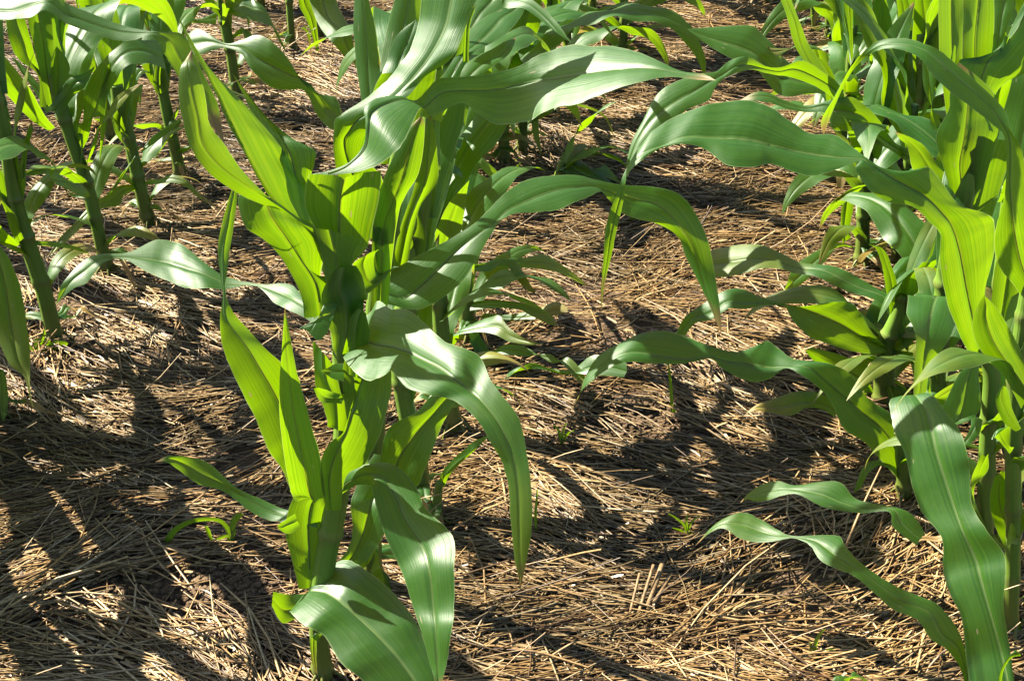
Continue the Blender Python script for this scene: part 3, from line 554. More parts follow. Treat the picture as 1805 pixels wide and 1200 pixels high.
leaf('C9', '975,345 980,340 985,338; 990,365 1000,365 1010,360; 995,390 1010,385 1022,375; 1005,420 1015,415 1020,410; 1022,430', k=0.4, dy=[0,-0.06])
leaf('C9', '940,400 948,395 955,390; 965,400 970,390 975,382; 985,395 990,388 992,380; 1005,398', k=0.9, dy=[-0.1,-0.1])
leaf('C9', '960,370 966,368 972,366; 968,395 972,392 978,385; 975,415 985,405 990,398; 980,430', k=0.4, dy=[-0.05,-0.08])
leaf('C9', '1010,430 1016,428 1022,426; 1012,470 1016,470 1020,470; 1012,500 1014,500 1016,500; 1013,525', k=0, dy=-0.12, dry=0.3)
leaf('C9', '1108,370 1118,372 1130,378; 1110,410 1122,412 1133,415; 1118,450 1127,450 1135,450; 1128,490 1131,490 1134,488; 1130,510', k=0, dy=-0.15, s=0.3)
leaf('C9', '1088,380 1094,382 1100,385; 1090,430 1096,432 1101,435; 1094,470 1098,472 1102,475; 1099,495 1100,496 1101,497; 1103,520', k=0, dy=-0.12, s=0.3)
# ---- left row
plant('L1', (100,608), 'corn plant with the thickest leaning stalk of the left row, at the left edge',
      [(100,608,13),(79,520,14),(53,440,14),(34,380,13),(20,320,12),(8,240,11),(-12,150,11),(-30,60,9)])
leaf('L1', '20,370 28,372 35,375; 28,330 36,330 44,335; 35,290 42,285 46,290; 42,255 48,250 52,252; 50,225 55,225 58,228; 57,215', k=0, c=0.1, dy=0.0)
leaf('L1', '36,318 40,315 44,312; 36,300 40,295 44,285; 44,280 45,278 46,276', k=0, c=0.2, dy=-0.01)
leaf('L1', '20,385 25,390 32,395; 5,360 15,365 28,372; -10,330 0,335 16,345; -20,300 -10,300 5,305; -30,250', k=0.2, c=0.2, dy=-0.01)
leaf('L1', '40,310 44,308 48,304; 60,309 62,302 62,298; 84,308 84,302 82,297; 98,325 95,316 92,300; 112,330 112,320 112,312; 130,340 132,330 128,322; 150,348 152,336 144,324; 160,345', k=0.9, dy=[0,0.04,0.1])
leaf('L1', '25,440 30,434 36,430; 0,425 8,415 12,410; -15,410 -8,400 -2,395', k=0.4, dy=[0,-0.05])
leaf('L1', '30,430 36,425 42,420; 18,405 26,404 34,402; 10,375 18,376 28,380; 0,350', k=0.3, dy=[-0.02,-0.04])
leaf('L1', '50,432 56,428 60,424; 95,435 96,430 96,426; 130,440 134,436 138,436; 160,450', k=0.8, dy=[0,0.05], dry=0.2)
plant('L2', (193,494), 'corn plant with a leaning stalk and a full dark whorl near the top left corner',
      [(193,494,12),(178,430,11),(160,350,11),(145,300,11),(122,235,11),(105,180,12),(92,130,10)])
leaf('L2', '70,190 85,188 96,186; 67,133 75,135 84,160; 33,105 52,108 78,147; 17,73 42,75 65,110; 10,35 28,38 45,36; 5,0 18,0 35,0; 0,-30', k=-0.1, c=0.25, dy=[0,0.0,0.03])
leaf('L2', '82,185 92,185 100,180; 70,130 84,135 97,125; 58,75 76,75 94,75; 48,35 68,35 90,28; 45,0 62,0 80,0; 50,-40', k=0.0, c=-0.15, dy=[-0.01,0.0,0.02])
leaf('L2', '92,170 98,168 105,165; 91,110 98,112 108,110; 90,70 100,70 112,65; 89,25 103,25 116,30; 90,0 102,0 112,0; 95,-40', k=0.0, c=-0.15, dy=[0.02,0.05])
leaf('L2', '94,165 100,165 106,160; 90,125 103,128 118,140; 90,108 102,110 123,120; 95,92 103,95 115,100; 100,82', k=0, c=-0.25, dy=-0.02)
leaf('L2', '97,225 88,230 80,228; 80,205 70,215 55,212; 55,160 42,172 28,185; 33,130 18,145 5,160; 0,93 -20,110 -30,130; -60,50 -70,60 -80,75', k=0.5, dy=[-0.01,-0.05,-0.08])
leaf('L2', '82,200 88,196 95,190; 60,160 72,165 90,170; 35,125 45,135 70,150; 20,100 28,105 40,115', k=0.6, dy=[0.0,0.05])
leaf('L2', '84,192 95,198 105,205; 105,165 115,175 130,170; 122,138 132,148 148,155; 148,130 153,138 160,133; 168,116', k=0.6, dy=[-0.02,-0.02,0.0])
leaf('L2', '128,255 134,252 140,250; 138,235 142,235 146,238; 143,255 144,258 146,262; 142,285 143,285 144,285; 143,300', k=0.2, dy=[0,-0.02])
leaf('L2', '155,345 150,346 145,348; 140,318 132,325 124,330; 115,320 112,328 115,336; 125,345 130,345 138,345; 150,350', k=0.5, dy=[0,-0.03])
plant('L3', (266,408), 'left row corn plant with a pale arching grey-green blade bending down to the left',
      [(266,408,11),(252,350,11.5),(238,290,11),(225,235,10.5),(212,190,12),(205,150,11)])
leaf('L3', '292,122 288,105 280,70; 262,112 255,90 250,70; 236,112 224,92 222,74; 218,122 205,108 196,92; 206,140 192,128 180,108; 193,160 182,158 165,128; 187,180 172,178 150,160; 184,205 165,200 147,185; 166,205 155,215 146,215; 160,225 147,230 135,222; 155,245 144,250 133,248; 146,262', k=[1.1,1.1,1.0,0.9,0.6,0.4,0.3,0.3,0.3], dy=[-0.15,-0.2,-0.22,-0.22,-0.2], bulge=0.02)
leaf('L3', '196,110 190,116 184,122; 192,150 186,152 178,158; 189,185 182,190 176,195; 188,215 182,218 176,222; 184,240 180,242 177,245; 175,290', k=0.3, dy=-0.21, c=-0.2)
leaf('L3', '205,230 212,232 220,235; 200,205 212,208 228,190; 214,185 222,180 232,165; 225,150 232,150 240,140; 238,120', k=0, c=0.2, dy=-0.02)
leaf('L3', '240,260 246,258 250,255; 244,265 240,275 232,285; 225,300 218,305 212,310; 205,330 200,335 190,345; 190,340 188,345 188,350', k=0.7, dy=[0,-0.08])
leaf('L3', '240,335 245,330 250,328; 218,345 218,336 215,326; 210,362 200,350 195,340; 175,370 168,365 160,362; 150,395 140,390 130,395; 118,425 112,418 112,412; 100,442 96,440 95,432; 82,460', k=0.9, dy=[0,-0.1,-0.2], dry=0.25)
leaf('L3', '250,325 258,320 262,316; 275,325 278,320 280,316; 300,322 302,315 302,308; 325,328 328,322 328,317; 345,345 348,340 346,335; 365,358 366,354 364,350; 395,372', k=0.8, dy=[0,-0.05], dry=0.5)
leaf('L3', '248,270 252,262 256,256; 268,256 270,248 270,240; 295,235 296,228 296,222; 315,215 318,212 318,208', k=0.7, dy=[0,0.03])
plant('L4', (322,318), 'left row corn plant with a bright folded collar, topped by the crossing grey-green blade',
      [(322,318,10),(308,260,10),(296,205,10),(288,165,10),(282,130,12),(278,95,10)])
leaf('L4', '275,165 282,165 290,165; 270,150 280,150 295,150; 272,130 280,128 292,130; 275,110 283,110 290,112', k=0, c=0.3, dy=-0.02)
leaf('L4', '310,230 304,225 296,222; 302,210 312,212 320,213; 290,240 300,236 312,228; 275,270 282,268 288,258; 270,283', k=0.7, dy=[0,-0.06])
leaf('L4', '300,120 304,112 308,100; 325,100 328,82 332,60; 352,97 352,75 352,53; 377,88 374,74 370,62; 400,85 400,80 400,77; 427,97 428,85 428,70; 443,123 447,100 452,62; 477,154 482,118 478,73; 508,159 518,135 508,104; 537,161 548,150 533,146; 560,205 572,185 565,166; 580,226 590,200 592,172; 594,230 600,215 602,200; 606,235', k=[0.9,0.9,0.9,0.9,0.9,0.5,0.2,0.2,0.4,0.8,0.8], dy=[-0.1,-0.15,-0.2,-0.22,-0.25])
leaf('L4', '262,110 268,108 275,105; 235,105 240,112 245,116; 232,110 250,108 262,100; 262,98 275,104 290,115', k=0.9, dy=[-0.05,-0.1])
leaf('L4', '262,130 268,128 274,125; 242,120 248,126 250,132; 230,140 232,150 236,158; 212,158 216,160 220,160', k=0.6, dy=[0,-0.03])
plant('L4b', (196,250), 'leafy corn plant right of the dark top left whorl, leaves lit yellow at the edges', [(196,250,9),(190,200,9),(182,150,9),(176,110,8)])
leaf('L4b', '165,130 172,128 180,125; 128,90 148,92 165,100; 115,60 135,60 160,70; 117,42 130,48 150,58', k=0.1, c=-0.1, dy=[0,-0.02])
leaf('L4b', '168,118 175,118 180,112; 155,98 165,96 175,98; 160,65 168,70 177,75; 175,65', k=0, c=0.2, dy=0.03)
leaf('L4b', '172,125 180,125 188,125; 170,110 180,105 195,100; 180,85 195,85 205,82; 205,78', k=0.3, c=0.2, dy=-0.03)
leaf('L4b', '150,130 146,126 142,122; 118,72 112,78 104,85; 100,78 103,84 108,88', k=0.1, c=0.2, dy=0.0)
plant('L5', (417,174), 'slender corn stalk under a silvery drooping top, between left row and middle row',
      [(417,174,9),(412,130,9),(406,90,9),(398,50,9),(392,20,8),(386,-60,7)])
leaf('L5', '380,44 382,30 388,18; 360,42 358,36 352,34; 330,40 332,34 336,30; 326,34', k=1.0, dy=[0,-0.08])
leaf('L5', '397,24 399,19 401,14; 420,30 425,10 420,-10; 442,35 445,15 440,-5; 470,45 462,20 450,2; 490,60 478,40 470,20; 500,80 492,72 488,60; 505,95', k=[1.2,1.2,1.0,0.6], dy=[0,-0.05])
leaf('L5', '402,70 412,68 420,64; 425,50 432,52 440,55; 430,65 440,72 448,80; 445,95', k=0.5, dy=[0,-0.05])
plant('L6', (515,92), 'thin yellowing corn stalk high in the left row, left of the middle plants', [(515,92,6),(513,50,6),(510,10,6),(508,-40,6),(505,-120,6)], )
leaf('L6', '515,50 518,48 522,46; 505,55 500,58 496,62; 492,60', k=0.8, dy=[0,-0.04], dry=0.6)
leaf('L6', '530,50 533,50 536,48; 540,58 543,60 546,60; 545,85 547,85 549,84; 548,108', k=0.2, dy=-0.05, dry=1.0)
plant('L7', (566,70), 'corn plant at the top edge with a narrow lit hanging blade beside a pale one', [(566,70,8),(566,20,8),(566,-30,8),(566,-120,7)])
leaf('L7', '530,-40 538,-42 546,-45; 526,5 535,0 545,-5; 540,35 548,32 556,30; 552,70 556,68 560,60; 560,105 561,104 563,100; 563,130', k=0.1, c=-0.1, dy=-0.1)
leaf('L7', '520,-60 535,-70 548,-80; 545,0 565,-10 585,-20; 562,45 578,30 598,15; 585,75 600,55 618,55; 603,95 615,90 625,90; 625,115 628,112 630,110; 640,150', k=0.8, dy=[-0.3,-0.45,-0.5])
plant('L0', (-15,752), 'corn plant cut by the left edge, sending a long grey-green blade across the corner',
      [(-15,752,20),(-30,640,20),(-50,500,19),(-65,400,17),(-75,300,14)])
leaf('L0', '-62,400 -65,390 -68,380; -65,250 -72,240 -80,230; -60,150 -70,140 -85,120; -55,80 -60,60 -70,40; -20,40 -20,22 -20,5; 22,35 22,20 20,-2; 55,32 58,8 60,-12; 80,18 85,4 92,-10; 118,42 116,24 118,7; 155,56 155,40 155,22; 200,70 202,54 202,40; 235,71 238,58 240,51; 265,63 272,58 280,57; 280,78 300,72 322,61; 294,102 314,98 342,95; 312,132 332,128 364,142; 336,172 352,168 382,178; 360,205 370,205 388,205; 378,230 383,230 392,232; 397,256',
     k=[0,0.3,0.8,1.1,1.2,1.2,1.2,1.1,1.1,1.2,1.3,1.2,0.9,0.6,0.5,0.4,0.3], dy=[0,0,-0.02,-0.05,-0.05,-0.05,-0.05,-0.06,-0.08,-0.1])
leaf('L0', '-40,440 -30,435 -20,430; -30,450 -10,440 5,438; -20,520 8,500 30,488; -5,590 20,580 48,570; 15,640 32,635 52,620; 40,660 46,660 53,655; 48,680 50,680 53,678; 52,700 53,702 55,700; 60,724', k=0.3, s=-0.2, dy=[0,-0.08,-0.12], dry=0.3)
leaf('L0', '-20,660 -12,655 -5,650; -5,665 2,660 8,655; 0,700 6,698 14,695; 2,730 6,730 12,728; 6,745', k=0.2, dy=[0,-0.05])
# plants beyond the left whorls, cut by the top edge
plant('T1', (165,120), 'dark corn whorl cut by the top edge, behind the crossing grey-green blade', [(165,120,9),(163,60,9),(160,10,9)])
leaf('T1', '155,55 164,55 173,55; 140,10 160,10 180,10; 130,-30 160,-30 190,-30; 140,-80', k=0, c=-0.15, dy=0)
leaf('T1', '165,60 175,60 185,55; 160,25 185,30 205,15; 165,-20 190,-20 208,-20; 180,-80', k=0, c=-0.15, dy=-0.03)
leaf('T1', '170,50 180,48 190,44; 192,40 198,36 203,32; 200,15 203,12 206,5; 203,-20', k=0, c=0.2, dy=-0.04)
leaf('T1', '150,50 146,45 142,35; 140,15 136,8 133,0; 134,-25', k=0, c=0.2, dy=-0.02)
plant('T2', (240,110), 'corn whorl at the top edge, one yellow backlit blade, a dark one leaning right', [(240,110,8),(238,70,8),(236,35,8)])
leaf('T2', '230,50 238,50 245,45; 224,28 235,30 249,32; 224,12 235,12 248,14; 230,-5 236,-5 244,-5; 238,-40', k=-0.1, c=0.25, dy=-0.03)
leaf('T2', '225,50 232,55 240,62; 240,40 255,48 270,55; 262,25 272,32 278,40; 285,0 292,8 298,12; 310,-30 316,-25 320,-15', k=0.6, dy=[-0.02,0])
leaf('T2', '240,45 248,45 254,40; 243,10 255,10 265,15; 245,-20 256,-20 266,-20', k=0, c=-0.1, dy=0.02)
leaf('T2', '262,30 266,28 270,24; 268,8 272,6 278,10; 266,-15 272,-15 278,-10', k=0, c=0.2, dy=0.03)
leaf('T2', '228,55 226,50 222,46; 222,40 214,30 208,22; 225,25 218,18 212,13; 208,14', k=0.8, dy=-0.04)
# ---- right row
plant('R0', (1830,1345), 'corn plant below the bottom right corner, raising a broad glossy blade with pale rib', [(1830,1345,15),(1832,1250,14),(1838,1150,12),(1845,1050,9)])
leaf('R0', '1745,1330 1800,1330 1840,1320; 1716,1260 1785,1262 1800,1255; 1708,1200 1778,1203 1788,1200; 1702,1150 1766,1148 1780,1140; 1695,1090 1746,1078 1769,1070; 1672,1040 1730,1022 1773,1017; 1662,1000 1720,985 1770,975; 1660,947 1698,938 1740,935; 1625,903 1684,898 1714,890; 1608,857 1668,850 1710,833; 1595,800 1652,800 1705,797; 1578,765 1643,757 1690,755; 1571,735 1636,727 1664,722; 1568,707 1622,706 1645,697; 1582,700 1612,696 1630,694; 1600,712 1612,712 1622,712; 1612,735',
     k=[0.3,0.5,0.7,0.8,0.9,1.0,1.0,1.1,1.2,1.2,1.3], s=[-0.3,-0.4,-0.5,-0.55,-0.5,-0.45,-0.4,-0.3], dy=[0,0.03,0.07,0.11,0.14,0.18,0.22,0.27,0.31,0.33], ripple=0.006)
leaf('R0', '1700,1250 1712,1248 1722,1245; 1698,1190 1705,1192 1712,1195; 1672,1147 1688,1140 1700,1140; 1640,1125 1660,1115 1686,1105; 1617,1092 1640,1080 1655,1066; 1572,1072 1595,1060 1620,1050; 1538,1042 1555,1035 1574,1030; 1505,1015 1515,1005 1524,997; 1470,1000 1482,985 1490,962; 1445,985 1458,967 1480,944; 1427,960 1435,953 1448,943; 1398,948 1398,946 1397,944; 1370,953 1370,944 1372,934; 1338,956 1340,936 1343,916; 1305,948 1310,925 1316,903; 1275,930 1280,922 1290,907; 1250,940 1252,933 1258,926; 1225,962',
     k=[0.3,0.5,0.7,0.9,1.0,1.1,1.2,1.2,1.1,1.0], dy=[0.08,0.1,0.14,0.2,0.26,0.28], dry=0.1)
leaf('R0', '1805,1310 1800,1300 1790,1290; 1770,1240 1770,1230 1768,1220; 1760,1195 1764,1190 1768,1185; 1775,1160 1778,1158 1782,1160; 1790,1145 1796,1148 1800,1155', k=0.3, c=0.2, dy=0.02)
leaf('R0', '1420,1230 1445,1232 1470,1235; 1466,1212 1474,1206 1484,1205; 1470,1192 1478,1190 1490,1195; 1495,1200 1500,1195 1510,1192; 1505,1183 1515,1190 1530,1200; 1535,1215', k=0.8, dy=[0.05,0.1])
plant('R1', (1782,1130), 'corn plant at the right edge with a tall blade arching left in a hook',
      [(1782,1130,13),(1786,950,13),(1786,800,14),(1790,690,15),(1800,600,15),(1815,500,14),(1835,350,12),(1850,200,10)])
leaf('R1', '1800,720 1815,700 1830,690; 1772,667 1795,665 1812,660; 1738,630 1765,625 1800,620; 1718,597 1748,595 1780,580; 1714,563 1738,562 1765,555; 1724,538 1738,536 1750,535; 1735,520', k=-0.05, c=0.25, dy=[-0.02,-0.03])
leaf('R1', '1830,560 1850,560 1870,555; 1785,500 1815,500 1850,500; 1762,470 1800,465 1840,460; 1752,430 1790,420 1830,420; 1758,390 1785,385 1822,380; 1772,335 1780,330 1812,325; 1772,247 1780,250 1800,262; 1752,222 1765,215 1782,232; 1722,197 1740,183 1768,190; 1672,160 1690,140 1705,130; 1642,130 1655,108 1662,94; 1622,103 1628,88 1635,80; 1588,88 1590,78 1595,68; 1555,87 1552,80 1548,73; 1528,100 1523,98 1518,96; 1505,123 1500,123 1495,126; 1488,150 1480,155 1472,170; 1468,197 1460,205 1448,213; 1452,238', k=[0,0,0,0.1,0.3,0.5,0.8,1.0,1.1,1.2,1.2,1.2,1.1,0.6,0.2], c=[0.2,0.15,0.1,0,0,0], dy=[0,-0.02,-0.03,-0.02,0,0.02,0.05,0.08,0.1], ripple=0.006)
leaf('R1', '1790,760 1796,758 1800,755; 1770,745 1778,735 1785,722; 1755,710 1765,705 1780,700; 1760,690 1766,686 1774,682; 1772,672', k=0, c=0.2, dy=-0.02)
leaf('R1', '1780,800 1784,795 1788,788; 1762,778 1770,780 1780,785; 1750,770 1758,758 1780,752; 1748,775 1752,772 1758,765', k=0.8, dy=[-0.02,-0.05])
leaf('R1', '1790,980 1795,975 1800,970; 1770,960 1785,955 1795,950; 1750,915 1765,900 1800,900; 1745,880 1760,865 1800,850; 1752,840 1765,830 1790,830', k=0.3, c=0.1, dy=0.02)
leaf('R1', '1795,960 1797,950 1800,945; 1782,958 1785,950 1790,946; 1775,960 1778,945 1790,935; 1780,925 1782,922 1784,920', k=0.7, dy=[-0.01,-0.03])
leaf('R1', '1800,1110 1800,1100 1800,1092; 1775,1122 1776,1108 1778,1095; 1755,1125 1758,1112 1762,1098; 1735,1120', k=0.8, dy=[0,0.05])
plant('R2', (1735,1000), 'corn plant with yellow-green lit stalk, its wavy blade reaching far left over straw',
      [(1735,1000,16),(1738,850,15),(1743,740,14),(1748,660,15),(1735,610,14)])
leaf('R2', '1722,640 1732,632 1742,622; 1702,612 1720,590 1735,560; 1685,573 1712,550 1738,507; 1668,527 1702,500 1750,455; 1656,460 1692,445 1753,408; 1658,415 1678,400 1752,388; 1640,393 1660,375 1735,375; 1608,364 1630,345 1690,360; 1565,356 1602,330 1655,315; 1535,338 1575,315 1635,295; 1517,312 1550,300 1604,303; 1508,296 1530,288 1560,298; 1514,284 1520,281 1527,278; 1470,301 1480,278 1506,262; 1435,311 1438,273 1470,238; 1403,305 1400,266 1430,236; 1360,288 1362,257 1395,215; 1328,294 1322,247 1360,190; 1285,292 1285,244 1325,178; 1245,264 1250,244 1285,179; 1205,254 1208,243 1240,187; 1165,262 1170,258 1195,203; 1128,285 1135,270 1158,225; 1110,303 1115,290 1130,255; 1103,320 1103,315 1103,300; 1100,350 1092,350 1083,350; 1086,410 1077,408 1068,400; 1078,450 1071,450 1064,450; 1066,500 1063,500 1060,500; 1059,550',
     k=[0,0,0,0.1,0.2,0.4,0.3,0.2,0.1,0.2,0.5,0.8,1.1,1.2,1.2,1.2,1.2,1.2,1.1,1.0,0.8,0.6,0.4,0.2,0.1], s=[0.3,0.2,0.1,0], dy=[0,-0.02,-0.03,-0.03,-0.02,0,0.0,0.0,-0.01,-0.02,-0.02], ripple=0.004)
leaf('R2', '1735,640 1745,640 1760,640; 1740,610 1755,600 1775,610; 1745,560 1765,555 1790,560; 1750,500 1775,490 1800,500; 1760,440 1785,430 1810,440; 1770,380', k=0, c=-0.1, dy=0.05)
leaf('R2', '1740,930 1732,925 1725,920; 1722,895 1715,880 1708,870; 1712,850 1725,835 1740,830; 1730,800 1738,805 1742,800', k=0.5, dy=[-0.01,-0.04])
leaf('R2', '1712,640 1720,636 1728,632; 1690,660 1706,670 1725,660; 1672,695 1700,705 1728,690; 1655,730 1690,738 1725,725; 1645,745 1670,750 1700,745; 1640,755', k=0.4, dy=[-0.01,-0.06])
leaf('R2', '1712,730 1722,735 1732,740; 1710,755 1718,752 1728,760; 1695,780 1702,778 1715,778; 1685,790', k=0.8, dy=[-0.01,-0.05])
# broad blade of the plant hidden behind the glossy blade
plant('R3', (1597,884), 'short corn plant behind the glossy blade, its long wavy blade lying low to the left',
      [(1597,884,13),(1594,840,13),(1592,800,14),(1592,760,13)])
leaf('R3', '1580,840 1590,835 1605,830; 1552,810 1575,785 1600,775; 1522,778 1550,750 1575,733; 1488,757 1522,728 1545,712; 1468,715 1490,700 1520,690; 1450,690 1460,675 1500,660; 1412,660 1425,648 1460,640; 1385,649 1392,647 1400,633; 1358,667 1360,648 1372,613; 1332,673 1335,644 1354,600; 1303,666 1305,638 1338,607; 1272,649 1275,635 1300,620; 1252,632 1252,628 1256,611; 1205,641 1206,632 1210,594; 1150,641 1160,626 1170,583; 1100,638 1110,622 1130,588; 1066,655 1070,640 1082,610; 1036,678 1040,665 1050,633; 1024,690 1026,685 1030,668; 1016,705 1017,705 1020,700; 1006,722',
     k=[0.4,0.6,0.8,0.9,1.0,1.1,1.1,1.0,1.0,1.0,1.0,1.1,1.2,1.2,1.1,1.0,0.8], dy=[0,0.02,0.05,0.06,0.05,0.05], ripple=0.006)
leaf('R1', '1615,960 1622,950 1630,940; 1575,930 1590,922 1616,916; 1567,902 1575,898 1590,897; 1520,904 1522,895 1530,885; 1472,898 1482,885 1505,876; 1440,888 1450,872 1480,850; 1405,871 1415,865 1440,850; 1380,873 1385,862 1400,855; 1352,881 1358,865 1372,847; 1330,883 1332,873 1345,853; 1316,880 1317,876 1322,867; 1302,888', k=0.8, dy=[0.05,0.12,0.2], dry=0.12)
leaf('R3', '1588,850 1585,842 1580,838; 1572,830 1570,820 1566,810; 1550,820 1545,815 1538,812; 1530,835 1525,830 1522,822; 1518,858 1512,858 1508,856; 1503,872', k=0.7, dy=[0,-0.02])
leaf('R3', '1470,735 1475,728 1480,720; 1450,722 1450,712 1452,695; 1422,719 1420,708 1412,689; 1393,732 1385,715 1380,697; 1350,726 1352,718 1352,707; 1325,725 1328,720 1332,714; 1298,741', k=0.9, dy=[0.1,0.1], dry=0.6)
plant('R4', (1562,722), 'right row corn plant with dark reddish stalk and broad low leaves spreading left',
      [(1562,722,18),(1558,670,17),(1562,610,15),(1580,560,12),(1590,520,8)])
leaf('R4', '1600,640 1605,632 1610,624; 1570,623 1580,618 1605,620; 1538,624 1548,606 1565,612; 1492,617 1515,590 1540,588; 1455,604 1485,572 1516,554; 1422,591 1455,558 1500,533; 1395,560 1418,544 1460,533; 1382,540 1392,538 1405,540; 1346,538 1345,534 1342,524; 1315,544 1312,532 1308,510; 1285,544 1282,532 1275,513; 1255,563 1252,552 1240,535; 1225,570 1220,560 1210,556; 1205,593 1200,586 1195,580; 1188,592', k=[0.6,0.9,1.1,1.2,1.2,1.2,1.2,1.1,0.9], dy=[0,-0.03,-0.05,-0.05])
leaf('R4', '1600,620 1602,612 1606,604; 1575,592 1580,580 1590,575; 1544,592 1556,570 1569,550; 1525,570 1530,558 1540,546; 1508,548 1510,545 1516,545', k=1.0, dy=[0,0.06], dry=0.35)
leaf('R4', '1590,590 1595,580 1600,570; 1552,535 1565,528 1580,530; 1490,512 1510,505 1530,500; 1436,487 1455,478 1475,470; 1398,481 1405,472 1415,464; 1372,474 1376,462 1380,447; 1338,473 1340,455 1345,433; 1303,484 1302,460 1298,432; 1265,488 1265,465 1262,438; 1225,480 1228,470 1230,455', k=[0.8,1.2,1.3], dy=[0,0.12,0.18], dry=0.3)
leaf('R4', '1580,560 1590,556 1600,552; 1578,515 1590,512 1600,520; 1572,490 1582,488 1598,492; 1590,465 1598,470 1608,478; 1622,437 1628,445 1640,455; 1650,420', k=0.3, c=0.1, dy=[0,0.05])
leaf('R4', '1590,560 1600,556 1610,552; 1600,520 1615,520 1630,515; 1605,490 1620,490 1640,480; 1625,462 1640,462 1660,455', k=0.4, c=0.1, dy=[0,-0.02])
leaf('R4', '1600,560 1606,560 1612,558; 1605,545 1615,545 1625,545; 1615,520 1622,518 1630,520; 1622,500 1626,498 1632,500; 1630,480', k=0.1, c=0.2, dy=-0.06)
leaf('R4', '1570,560 1576,555 1582,550; 1560,500 1572,500 1582,505; 1555,470 1562,465 1572,470; 1545,440 1552,440 1558,440; 1530,430', k=0.2, c=0.1, dy=0)
leaf('R4', '1560,640 1570,640 1580,635; 1520,690 1528,670 1545,650; 1500,670 1508,660 1520,640; 1440,640 1460,635 1480,625; 1415,612 1420,618 1430,612', k=0.9, dy=[0,-0.06])
leaf('R4', '1605,640 1612,640 1620,640; 1615,680 1625,678 1640,672; 1625,700 1632,696 1640,690; 1625,720', k=0.2, dy=[0,-0.03])
plant('R5', (1655,830), 'right row corn plant topped by tall upright blades glowing yellow in the backlight',
      [(1655,830,17),(1648,720,17),(1650,640,18),(1658,560,17),(1672,470,18),(1690,380,20),(1702,300,20),(1708,220,16)])
leaf('R5', '1655,460 1680,460 1700,450; 1668,380 1690,380 1720,380; 1672,330 1694,330 1735,330; 1660,285 1692,288 1745,290; 1650,240 1700,246 1762,230; 1672,195 1705,200 1765,195; 1675,160 1705,160 1745,155; 1690,110', k=-0.1, c=0.2, dy=[0,-0.02,0.0])
leaf('R5', '1705,400 1720,400 1745,395; 1700,330 1725,330 1765,330; 1695,280 1730,280 1780,285; 1710,250 1745,245 1790,250', k=0, c=0.1, dy=0.02)
leaf('R5', '1690,360 1702,360 1715,358; 1690,260 1710,260 1730,255; 1695,190 1720,190 1752,175; 1685,140 1730,140 1775,145; 1692,105 1745,105 1805,130; 1735,107 1775,75 1820,110; 1765,88 1795,50 1840,80; 1778,60 1810,20 1850,40; 1805,5 1825,-10 1860,0; 1850,-60', k=0.0, c=0.15, s=0.1, dy=[0.01,0.03,0.06])
leaf('R5', '1690,106 1700,110 1712,112; 1715,102 1722,108 1735,112; 1738,100 1750,105 1765,100; 1762,82 1768,88 1776,78; 1772,62 1776,66 1780,60', k=1.1, dy=[0.03,0.03])
leaf('R5', '1672,230 1685,230 1700,228; 1660,140 1680,140 1697,140; 1655,70 1678,70 1697,60; 1654,0 1677,0 1698,0; 1660,-60 1678,-60 1695,-60; 1675,-130', k=0, c=-0.2, s=0.3, dy=[0.02,0.08])
leaf('R5', '1700,230 1710,230 1722,228; 1698,140 1716,140 1748,140; 1697,60 1719,60 1752,65; 1698,0 1725,0 1752,0; 1708,-60 1728,-60 1745,-60; 1730,-130', k=0, c=0.15, s=0.2, dy=[0.04,0.1])
leaf('R5', '1740,150 1746,148 1755,145; 1750,80 1758,80 1770,68; 1750,35 1765,35 1780,35; 1752,0 1770,0 1790,0; 1765,-60', k=0.3, dy=[0.05,0.12])
leaf('R5', '1690,250 1680,245 1672,240; 1655,210 1648,215 1640,220; 1630,160 1638,150 1650,140; 1625,110 1635,105 1650,100', k=0, c=-0.1, dy=[0.04,0.08])
leaf('R5', '1690,160 1684,158 1678,155; 1675,120 1678,112 1684,110; 1680,82 1682,80 1685,82', k=0, c=0.2, dy=0.01)
leaf('R5', '1700,370 1690,368 1680,366; 1700,365 1685,345 1668,325; 1695,372 1675,360 1662,345; 1690,388 1672,380 1662,375', k=0.5, dy=[-0.02,-0.04])
leaf('R5', '1710,378 1714,374 1718,370; 1735,365 1740,360 1745,352; 1760,345 1765,340 1770,338', k=0.8, dy=[-0.02,-0.05])
leaf('R5', '1712,365 1715,362 1718,360; 1718,345 1720,345 1724,345; 1730,332', k=0, c=0.2, dy=-0.04)
leaf('R5', '1642,700 1636,690 1632,680; 1634,640 1640,625 1652,612; 1640,600 1650,590 1665,590; 1650,570 1660,565 1672,575', k=0, c=0.3, dy=-0.02)
plant('R6', (1515,478), 'corn plant with a yellow stalk base rising from straw below the long wavy blade',
      [(1515,478,12),(1520,440,12),(1522,380,11),(1525,320,11),(1530,250,11),(1520,190,9)])
leaf('R6', '1510,438 1506,436 1502,434; 1480,432 1478,436 1476,428; 1455,460 1448,452 1440,442; 1420,495 1412,485 1402,468; 1395,512 1390,505 1390,490; 1382,514', k=1.0, dy=[-0.02,-0.2])
leaf('R6', '1520,438 1526,440 1532,442; 1530,450 1545,448 1560,445; 1550,470 1556,465 1562,460; 1558,500 1560,498 1562,495; 1556,520', k=0.6, dy=[-0.01,-0.08])
leaf('R6', '1485,430 1490,425 1500,420; 1482,400 1488,400 1498,400; 1484,365 1492,362 1505,362; 1490,345 1495,342 1504,348; 1496,340', k=0, c=0.2, dy=-0.05)  # stub stalk standing beside this plant, shaped as a leaf blade
leaf('R6', '1512,240 1520,232 1528,228; 1560,260 1556,245 1550,225; 1595,280 1590,270 1580,255; 1640,292', k=0.6, dy=[0,-0.12])
